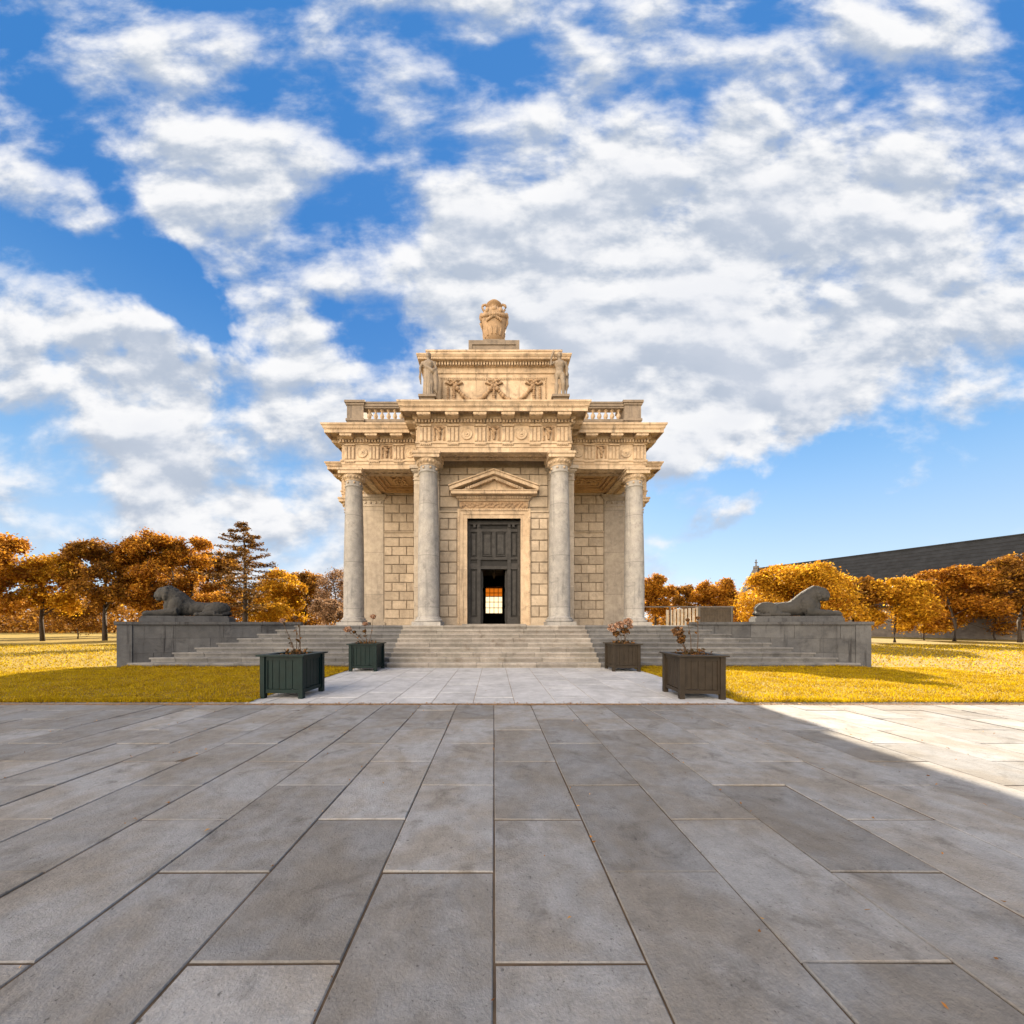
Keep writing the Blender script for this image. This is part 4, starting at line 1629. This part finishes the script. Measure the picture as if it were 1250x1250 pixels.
def grow(rng, H, W, trunk_frac=.3, limbs=8, lean=0.0, up=.55):
    """skeleton: list of (pts, rads) branches, and leaf anchor points"""
    br = []
    tips = []
    th = H * trunk_frac
    r0 = H * .020
    top = Vector((lean * H * .1, 0, H * .86))
    axis = [Vector((0, 0, 0)), Vector((rng.uniform(-.1, .1), rng.uniform(-.1, .1), th)), Vector((top.x * .6 + rng.uniform(-.3, .3), rng.uniform(-.3, .3), H * .6)), top]
    br.append((axis, [r0, r0 * .8, r0 * .42, r0 * .1]))

    def at(t):
        f = t * 3
        i = min(int(f), 2)
        return axis[i].lerp(axis[i + 1], f - i)
    for i in range(limbs):
        t = .33 + .62 * (i + rng.random()) / limbs
        s = at(t)
        a = i * 2.4 + rng.uniform(-.5, .5)
        frac = (s.z - th) / (H - th + 1e-6)
        reach = W * .5 * math.sqrt(max(.05, 1 - (max(0, frac - .25) / .8) ** 2)) * rng.uniform(.7, 1.05)
        e = s + Vector((math.cos(a) * reach, math.sin(a) * reach, reach * up * rng.uniform(.3, 1.1)))
        e.z = min(e.z, H * .97)
        m = s.lerp(e, .5) + Vector((rng.uniform(-.2, .2), rng.uniform(-.2, .2), reach * .12))
        rr = r0 * (.5 - .3 * t)
        br.append(([s, m, e], [rr, rr * .6, rr * .2]))
        for j in range(6):
            q = rng.uniform(.3, 1.0)
            b = s.lerp(m, q * 2) if q < .5 else m.lerp(e, q * 2 - 1)
            d = Vector((rng.gauss(0, 1), rng.gauss(0, 1), rng.gauss(.35, .7))).normalized() * reach * rng.uniform(.25, .5)
            f = b + d
            f.z = min(f.z, H * .93)
            br.append(([b, b.lerp(f, .5) + Vector((0, 0, .08)), f], [rr * .35, rr * .22, rr * .08]))
            tips += [f, b.lerp(f, .6)]
            for l in range(2):
                g_ = b.lerp(f, rng.uniform(.3, .9))
                h_ = g_ + Vector((rng.gauss(0, 1), rng.gauss(0, 1), rng.gauss(.3, .8))).normalized() * reach * rng.uniform(.1, .28)
                h_.z = min(h_.z, H * .95)
                br.append(([g_, h_], [rr * .14, rr * .05]))
                tips.append(h_)
        tips.append(e)
    for j in range(6):
        f = top + Vector((rng.gauss(0, .5), rng.gauss(0, .5), rng.uniform(-.1, .05) * H))
        br.append(([at(.9), f], [r0 * .12, r0 * .03]))
        tips.append(f)
    return br, tips


def tree(name, label, px, Y, top_px, wpx, mat, seed, nleaf=9000, leaf=.2, trunk_frac=.25, limbs=10, group=None, spread=.5, up=.55, cat='tree', base_z=-.04):
    rng = random.Random(seed)
    rg = np.random.default_rng(seed)
    X = wx(px, Y)
    H = wz(top_px, Y) - base_z
    W = wpx * Y / F
    br, tips = grow(rng, H, W, trunk_frac, limbs, rng.uniform(-1, 1), up)
    root = empty(name, (X, Y, base_z))
    tk = MB()
    for i, (p, r) in enumerate(br):
        tk.tube(p, r, 8 if i == 0 else (5 if len(p) > 2 else 4))
    # trunk and limbs
    tk.obj('trunk', M['bark'], root, smooth=True)
    T = np.array([tuple(t) for t in tips])
    nleaf = int(nleaf * 1.9)
    leaf = leaf * .72
    keepT = rg.uniform(0, 1, len(T)) > .18
    T = T[keepT]
    idx = rg.integers(0, len(T), nleaf)
    sig = spread * W / 10.5
    ctr = T[idx] + rg.normal(0, 1, (nleaf, 3)) * sig * np.array([1, 1, .75])
    cc = np.array([0, 0, H * .52])
    rel = (ctr - cc) / np.array([W * .52, W * .52, H * .49])
    rad = np.linalg.norm(rel, axis=1)
    lim = .93 + .09 * np.sin(rel[:, 0] * 7 + seed) * np.cos(rel[:, 2] * 6 + rel[:, 1] * 5) + rg.normal(0, .045, nleaf)
    fac = np.where(rad > lim, lim / rad, 1.0)
    ctr = cc + (ctr - cc) * fac[:, None]
    ctr = ctr[ctr[:, 2] > .25]
    Q = leaf_quads(ctr, leaf, rg, aspect=.7)
    clump = (np.sin(T[:, 0] * 9.1 + T[:, 1] * 7.3 + T[:, 2] * 5.7) * .5 + .5)
    quads_mesh('crown', Q, mat, root, attr=np.clip(rg.uniform(0, 1, len(Q)), 0, 1))
    tag(root, label, cat, group)
    return root


def larch(label, px, Y, top_px, wpx, seed, group=None):
    rng = random.Random(seed)
    rg = np.random.default_rng(seed)
    X = wx(px, Y)
    H = wz(top_px, Y)
    W = wpx * Y / F
    root = empty('larch_tree', (X, Y, -.04))
    tk = MB()
    tk.tube([(0, 0, 0), (.05, 0, H * .35), (-.04, .05, H * .7), (-.15, 0, H)], [.24, .2, .11, .015], 10)
    pts = []
    z = H * .24
    while z < H * .985:
        fr = (z - H * .24) / (H * .76)
        reach = W * .5 * (.35 + .65 * math.sin(min(1, (fr + .12) * 1.6) * PI * .62)) * (1 - fr) ** .55 * 1.15
        if fr < .3: reach *= .75
        for q in range(rng.choice((3, 4, 5))):
            a = rng.uniform(0, 2 * PI)
            L = reach * rng.uniform(.45, 1.15)
            c, s = math.cos(a), math.sin(a)
            dz = L * rng.uniform(-.22, .22)
            p0 = Vector((-.1 * fr, 0, z))
            p1 = p0 + Vector((c * L * .5, s * L * .5, dz * .3 - .05 * L))
            p2 = p0 + Vector((c * L, s * L, dz + .03 * L))
            tk.tube([p0, p1, p2], [.045 * (1 - fr) + .012, .03 * (1 - fr) + .008, .006], 5)
            n = int(62 * L * (0.55 + .6 * fr)) + 16
            for i in range(n):
                t = rng.uniform(.22, 1.03)
                b = p0.lerp(p1, t * 2) if t < .5 else p1.lerp(p2, t * 2 - 1)
                w_ = .30 * (1.1 - t) * L * .6 + .10
                pts.append((b.x + rng.gauss(0, w_ * .7), b.y + rng.gauss(0, w_ * .7), b.z + rng.gauss(-.05, .07)))
        z += H * rng.uniform(.022, .038)
    tk.obj('trunk', M['bark'], root, smooth=True)
    pts = np.array(pts)
    Q = leaf_quads(pts, .11, rg, flat=.5, aspect=.45)
    quads_mesh('crown', Q, M['needle'], root, attr=rg.uniform(0, 1, len(Q)))
    tag(root, label, 'tree', group)
    return root


GL = 'autumn trees beyond the left terrace wall'
GR = 'autumn trees beyond the right terrace wall'
larch('tall pointed larch with layered sparse branches behind the left lion', 299, 34, 635, 96, 21)
tree('broadleaf_tree', 'dense orange tree directly behind the head of the left lion', 192, 40, 641, 74, M['orange'], 31, 17000, .16, .12, 14, GL)
tree('broadleaf_tree', 'tall orange tree just left of the larch with dark bare limbs showing', 237, 43, 648, 62, M['orange'], 32, 14000, .16, .14, 14, GL)
tree('broadleaf_tree', 'thin half bare russet tree between the larch and the tall orange tree', 268, 47, 662, 50, M['russet'], 33, 8000, .15, .18, 12, GL, .6)
tree('broadleaf_tree', 'bright golden tree just right of the larch trunk', 338, 42, 694, 70, M['gold'], 34, 12000, .16, .10, 12, GL)
tree('broadleaf_tree', 'darker russet tree between the golden tree and the temple column', 372, 47, 692, 56, M['russet'], 35, 9000, .17, .2, 10, GL)
tree('broadleaf_tree', 'nearly leafless tree with twiggy crown right beside the left corner column', 408, 43, 690, 48, M['dusky'], 36, 3600, .13, .3, 12, GL, .7)
tree('autumn_shrub', 'pale dusky pink shrub low beside the left corner column', 396, 34, 728, 44, M['dusky'], 37, 6000, .12, .1, 9, None, .6, .6, 'shrub')
tree('autumn_shrub', 'low golden shrub at the foot of the larch', 332, 38, 736, 60, M['gold'], 38, 6000, .12, .1, 9, None, .6, .5, 'shrub')
tree('autumn_shrub', 'low orange bush behind the rump of the left lion', 262, 38, 722, 60, M['orange'], 39, 7000, .13, .1, 9, None, .6, .5, 'shrub')
tree('broadleaf_tree', 'dark russet tree filling the gap above the back of the left lion', 218, 54, 668, 60, M['russet'], 43, 9000, .16, .12, 12, GL)
# further along
tree('broadleaf_tree', 'russet tree at the far left with a broad low crown', 128, 38, 655, 84, M['russet'], 40, 11000, .17, .22, 11, GL)
tree('broadleaf_tree', 'golden orange tree at the left edge of the view, behind the lawn', 52, 37, 668, 86, M['gold'], 41, 10000, .17, .22, 10, GL)
tree('broadleaf_tree', 'tall dark orange tree cut by the left edge of the view', -12, 34, 640, 80, M['orange'], 42, 9000, .18, .22, 10, GL)
# right side
tree('broadleaf_tree', 'orange tree showing just right of the right corner column', 800, 46, 699, 52, M['orange'], 51, 11000, .16, .25, 11, GR)
tree('broadleaf_tree', 'small russet tree above the pale end of the timber enclosure', 832, 52, 712, 44, M['russet'], 52, 7000, .17, .2, 10, GR)
tree('broadleaf_tree', 'round orange tree directly above the timber enclosure', 872, 48, 706, 60, M['orange'], 53, 12000, .17, .2, 11, GR)
tree('broadleaf_tree', 'large bright golden tree behind the rump and back of the right lion', 967, 33, 689, 126, M['gold'], 54, 26000, .13, .12, 15, GR)
tree('broadleaf_tree', 'dark russet tree behind the head of the right lion', 1042, 36, 703, 60, M['russet'], 55, 13000, .15, .15, 11, GR)
tree('broadleaf_tree', 'golden tree to the right of the right lion at the end of the wall', 1092, 34, 704, 74, M['gold'], 56, 12000, .15, .18, 11, GR)
tree('broadleaf_tree', 'orange tree between the golden tree and the right edge of the view', 1165, 36, 690, 84, M['orange'], 57, 12000, .16, .2, 11, GR)
tree('broadleaf_tree', 'tall russet tree cut by the right edge of the view', 1245, 34, 672, 84, M['russet'], 58, 12000, .17, .22, 11, GR)
tree('autumn_shrub', 'low golden shrub in front of the church wall', 1128, 39, 735, 60, M['gold'], 61, 7000, .13, .1, 9, None, .6, .5, 'shrub')
tree('autumn_shrub', 'low orange shrub near the right edge of the view', 1215, 40, 733, 76, M['orange'], 62, 8000, .13, .1, 9, None, .6, .5, 'shrub')
tree('autumn_shrub', 'low russet shrub under the broad tree at the far left', 95, 44, 735, 70, M['russet'], 63, 7000, .13, .1, 9, None, .6, .5, 'shrub')
tree('broadleaf_tree', 'orange tree deep in the wood behind the neck of the left lion', 205, 60, 690, 60, M['orange'], 64, 8000, .17, .1, 12, GL)
tree('broadleaf_tree', 'golden tree deep in the wood left of the twiggy tree', 350, 60, 704, 60, M['gold'], 65, 7000, .17, .1, 11, GL)
tree('broadleaf_tree', 'golden tree far behind between the timber enclosure and the large golden tree', 905, 62, 722, 50, M['orange'], 66, 7000, .17, .1, 11, GR)
# far belt of woodland that closes the horizon
n = 80000
xx = NR.uniform(-190, 190, n)
yy = NR.uniform(70, 84, n)
hh = np.where(xx < 0, 6.2, 3.0) + 1.6 * np.sin(xx * .21) + 1.1 * np.sin(xx * .53 + 1.3) + .8 * np.sin(xx * 1.1)
ctr = np.stack([xx, yy, np.abs(NR.uniform(0, 1, n)) * np.clip(hh, 1.4, None)], 1)
Q = leaf_quads(ctr, .34, NR, aspect=.7)
tag(quads_mesh('far_wood', Q, M['russet'], attr=NR.uniform(0, 1, n)), 'low belt of autumn woodland closing the horizon behind the trees', 'wood', kind='stuff')

# ------------------------------------------------------------------ timber enclosure, rail and church on the right
Ye = 30.5
enc = empty('timber_enclosure', (wx(853, Ye), Ye, -.03))
tag(enc, 'boarded enclosure with one pale end and one dark side behind the right terrace wall', 'fence')
H = wz(741.5, Ye) + .03
mb = MB()
for q in range(9):
    x0 = -(q + 1) * .24
    mb.box(x0 + .012, x0 + .24 - .012, q * .16, q * .16 + .04, 0, H - .02 * (q % 2) - q * .02)
mb.obj('pale_panel', M['pale_board'], enc)
mb = MB()
for q in range(13):
    mb.box(q * .225 + .01, q * .225 + .215, 0, .04, 0, H - .015 * (q % 2))
mb.box(0, 2.94, -.04, -.002, H - .28, H - .16)
mb.box(.5, 1.4, -.045, -.002, H - .62, H - .55)
mb.box(2.9, 2.94, .04, 2.5, 0, H)
mb.obj('dark_panel', M['dark_board'], enc)
MB().box(-.07, .07, -.09, -.045, 0, H + .12).obj('post', M['metal'], enc)
rl = empty('metal_rail', (wx(853, Ye - .6), Ye - .6, -.03))
tag(rl, 'long thin horizontal metal rail on posts crossing above the timber enclosure', 'rail')
zr = wz(741.0, Ye - .6)
MB().box(wx(780, Ye - .6) - rl.location.x, wx(896, Ye - .6) - rl.location.x, -.04, .04, zr - .0, zr + .1).obj('rail', M['metal'], rl)
for px in (784, 818, 893):
    MB().box(-.04, .04, -.04, .04, 0, zr - .002).obj('post', M['metal'], rl, loc=(wx(px, Ye - .6) - rl.location.x, 0, 0))

A = Vector((50.6, 70.0))
Bv = Vector((64.5, 40.5))
dch = (Bv - A).normalized()
nch = Vector((-dch.y, dch.x))
if nch.x > 0: nch = -nch          # nch points to the left / viewer side
chr_ = empty('church', (A.x, A.y, -.05), math.atan2(dch.y, dch.x))
tag(chr_, 'long church with a steep dark slate roof rising behind the golden tree at the right', 'church')
Lc = (Bv - A).length + 25
zR = 12.25
hw, ze = 6.5, 4.6
w = MB()
w.box(.2, Lc, -hw, hw, 0, ze)
w.add([(0.2, -hw, ze), (.2, hw, ze), (.2, 0, zR - .2), (.7, -hw, ze), (.7, hw, ze), (.7, 0, zR - .2)], [(0, 2, 1), (3, 4, 5), (0, 3, 5, 2), (2, 5, 4, 1)])
w.obj('wall', M['church'], chr_)
r = MB()
for s in (-1, 1):
    th = .22
    vs = []
    for xx_ in (.72, Lc):
        vs += [(xx_, s * (hw + .5), ze - .5), (xx_, 0, zR), (xx_, 0, zR + th), (xx_, s * (hw + .5), ze - .5 + th)]
    fs = [(0, 1, 2, 3), (7, 6, 5, 4), (0, 4, 5, 1), (1, 5, 6, 2), (2, 6, 7, 3), (3, 7, 4, 0)]
    r.add(vs, fs)
    # courses of slates as thin lips
    for q in range(16):
        t = (q + .5) / 16
        y = s * (hw + .5) * (1 - t)
        z = ze - .5 + th + (zR - ze + .5) * t
        r.box(.74, Lc, min(y, y + s * .04), max(y, y + s * .04), z - .03, z + .035)
r.box(.72, Lc, -.14, .14, zR + .16, zR + .34)
r.obj('roof', M['slate'], chr_)
cp = MB()
for s in (-1, 1):
    vs = []
    for xx_ in (-.15, .718):
        vs += [(xx_, s * (hw + .7), ze - .9), (xx_, 0, zR - .05), (xx_, 0, zR + .45), (xx_, s * (hw + .7), ze - .3)]
    cp.add(vs, [(0, 1, 2, 3), (7, 6, 5, 4), (0, 4, 5, 1), (1, 5, 6, 2), (2, 6, 7, 3), (3, 7, 4, 0)])
cp.obj('gable_coping', M['church'], chr_)
fn = MB()
fn.box(-.1, .66, -.3, .3, zR + .3, zR + .75)
fn.tube([(.28, 0, zR + .7), (.28, 0, zR + 1.9)], [.14, .08], 8)
fn.box(.20, .36, -.38, .38, zR + 1.35, zR + 1.52)
fn.ball((.28, 0, zR + 1.9), .14, 8, 6)
fn.obj('finial', M['church'], chr_)

# ------------------------------------------------------------------ sky, sun, camera
AZ, EL = math.radians(14.5), math.radians(29)
SUN = Vector((math.sin(AZ) * math.cos(EL), math.cos(AZ) * math.cos(EL), math.sin(EL)))
world = bpy.data.worlds.new('World')
scene.world = world
world.use_nodes = True
nt = NT(world.node_tree)
bg = world.node_tree.nodes['Background']
sky = nt.new('ShaderNodeTexSky', sky_type='NISHITA', sun_disc=False, sun_elevation=EL, sun_rotation=AZ)
sky.air_density = 1.0
sky.dust_density = .6
sky.ozone_density = 2.5
D = nt.vmath('NORMALIZE', nt.new('ShaderNodeTexCoord').outputs['Generated'])
sx = nt.new('ShaderNodeSeparateXYZ')
nt.l.new(D, sx.inputs[0])
dz = nt.math('MAXIMUM', sx.outputs['Z'], 0.0)
den = nt.math('ADD', dz, .3)
cu = nt.new('ShaderNodeCombineXYZ')
nt.l.new(nt.math('DIVIDE', sx.outputs['X'], den), cu.inputs[0])
nt.l.new(nt.math('DIVIDE', sx.outputs['Y'], den), cu.inputs[1])
UV = cu.outputs[0]
mpn = nt.new('ShaderNodeMapping')
nt.l.new(UV, mpn.inputs['Vector'])
mpn.inputs['Rotation'].default_value = (0, 0, math.radians(18))
mpn.inputs['Scale'].default_value = (1.0, 1.35, 1)
UV = mpn.outputs[0]
ay = nt.math('MAXIMUM', nt.math('ABSOLUTE', sx.outputs['Y']), .3)
pc = nt.new('ShaderNodeCombineXYZ')
nt.l.new(nt.math('DIVIDE', sx.outputs['X'], ay), pc.inputs[0])
nt.l.new(nt.math('MULTIPLY', nt.math('DIVIDE', dz, ay), 1.7), pc.inputs[1])
nt.l.new(nt.math('MULTIPLY', nt.math('SIGN', sx.outputs['Y']), 3.3), pc.inputs[2])
PV = nt.vmath('ADD', pc.outputs[0], (.35, .2, 0))
n1 = nt.noise(PV, 2.9, 10, .55, .1)
n2 = nt.noise(nt.vmath('ADD', PV, (.012, .075, 0)), 2.9, 6, .55, .1)
wn = nt.new('ShaderNodeTexNoise')
wn.inputs['Scale'].default_value = 3.2
wn.inputs['Detail'].default_value = 6
wn.inputs['Roughness'].default_value = .6
nt.l.new(D, wn.inputs['Vector'])
wob = nt.vmath('SCALE', nt.vmath('SUBTRACT', wn.outputs['Color'], (.5, .5, .5)), scale=.42)
DW_ = nt.vmath('NORMALIZE', nt.vmath('ADD', D, wob))


def pdir(px, py):
    return Vector(((px - 603) / F, 1, (762 - py) / F)).normalized()


bias = None
BL = [(330, 360, 80, .12), (195, 407, 26, .20), (210, 475, 50, .10), (330, 455, 60, .10), (240, 555, 70, .15), (380, 580, 60, .12), (250, 620, 70, .12), (540, 400, 70, .10),
      (640, 430, 110, .10), (780, 450, 120, .16), (740, 340, 100, .12), (900, 360, 60, .12), (960, 450, 70, .12), (890, 530, 70, .10), (1040, 345, 45, .12), (1010, 420, 60, .08),
      (250, 400, 42, -.20), (190, 335, 40, -.20), (450, 390, 36, -.14), (735, 387, 24, -.18), (960, 372, 36, -.14), (940, 615, 85, -.28), (1070, 600, 70, -.20), (1000, 490, 70, .12), (1120, 520, 70, .08), (900, 648, 30, .12), (300, 510, 36, -.10), (830, 600, 50, -.16), (1010, 345, 30, -.12),
      (860, 641, 36, .20), (1020, 672, 40, .16), (420, 500, 26, -.08)]
for (px, py, r, a) in BL:
    v = pdir(px, py)
    ca = math.cos(math.atan(r / F) * 1.35)
    dt = nt.vmath('DOT_PRODUCT', DW_, tuple(v))
    w_ = nt.ramp(dt, ca, 1.0, 0, a)
    bias = w_ if bias is None else nt.math('ADD', bias, w_)
dens = nt.math('ADD', n1, bias)
cov = nt.ramp(dens, .40, .65)
shade = nt.ramp(nt.math('SUBTRACT', n2, n1), -.10, .10)      # 1 on the side away from the light
thick = nt.ramp(dens, .62, .95)
cl = nt.mix(shade, (8.5, 8.5, 8.6, 1), (4.3, 4.9, 5.9, 1))
cl = nt.mix(nt.math('MULTIPLY', thick, .4), cl, (6.4, 6.7, 7.4, 1))
# unseen bright warm clouds opposite the sun, added to light the shaded facade
back = nt.ramp(nt.vmath('DOT_PRODUCT', D, tuple(Vector((-SUN.x - .32, -SUN.y, .32)).normalized())), .56, .96, 0.0, 1.0)
cl = nt.mix(back, cl, (84, 69, 52, 1))
cov = nt.math('MAXIMUM', cov, nt.math('MULTIPLY', back, .75))
# clear sky: deep blue overhead, pale towards the horizon, blended with the physical sky
el = sx.outputs['Z']
g1 = nt.mix(nt.ramp(el, .0, .38), (6.6, 8.0, 9.3, 1), (2.3, 5.0, 8.6, 1))
g1 = nt.mix(nt.ramp(el, .25, .65), g1, (.42, 2.2, 6.0, 1))
skyc = nt.mix(.8, nt.mix(1.0, sky.outputs[0], (.8, .95, 1.1, 1), 'MULTIPLY'), g1)
full = nt.mix(1.0, nt.mix(cov, skyc, cl), (.64, .64, .64, 1), 'MULTIPLY')
nt.l.new(full, bg.inputs['Color'])
bg.inputs['Strength'].default_value = .05

sl = bpy.data.lights.new('sun', 'SUN')
sl.energy = 5.0
sl.angle = math.radians(.5)
sl.color = (1.0, .86, .66)
so = bpy.data.objects.new('sun', sl)
COL.objects.link(so)
so.rotation_euler = SUN.to_track_quat('Z', 'Y').to_euler()
so.location = (10, 40, 40)

cam = bpy.data.cameras.new('camera')
cam.sensor_width = 36
cam.lens = F / 1250 * 36
cam.shift_x = 22 / 1250
cam.shift_y = 137 / 1250
cam.clip_end = 3000
cam.clip_start = .05
co = bpy.data.objects.new('camera', cam)
COL.objects.link(co)
co.location = (0, 0, EYE)
co.rotation_euler = (PI / 2, 0, 0)
scene.camera = co
scene.view_settings.view_transform = 'Standard'
scene.view_settings.look = 'None'
scene.view_settings.gamma = 1.0
scene.view_settings.exposure = 1.84
scene.cycles.max_bounces = 8
scene.cycles.diffuse_bounces = 4
scene.cycles.transparent_max_bounces = 8
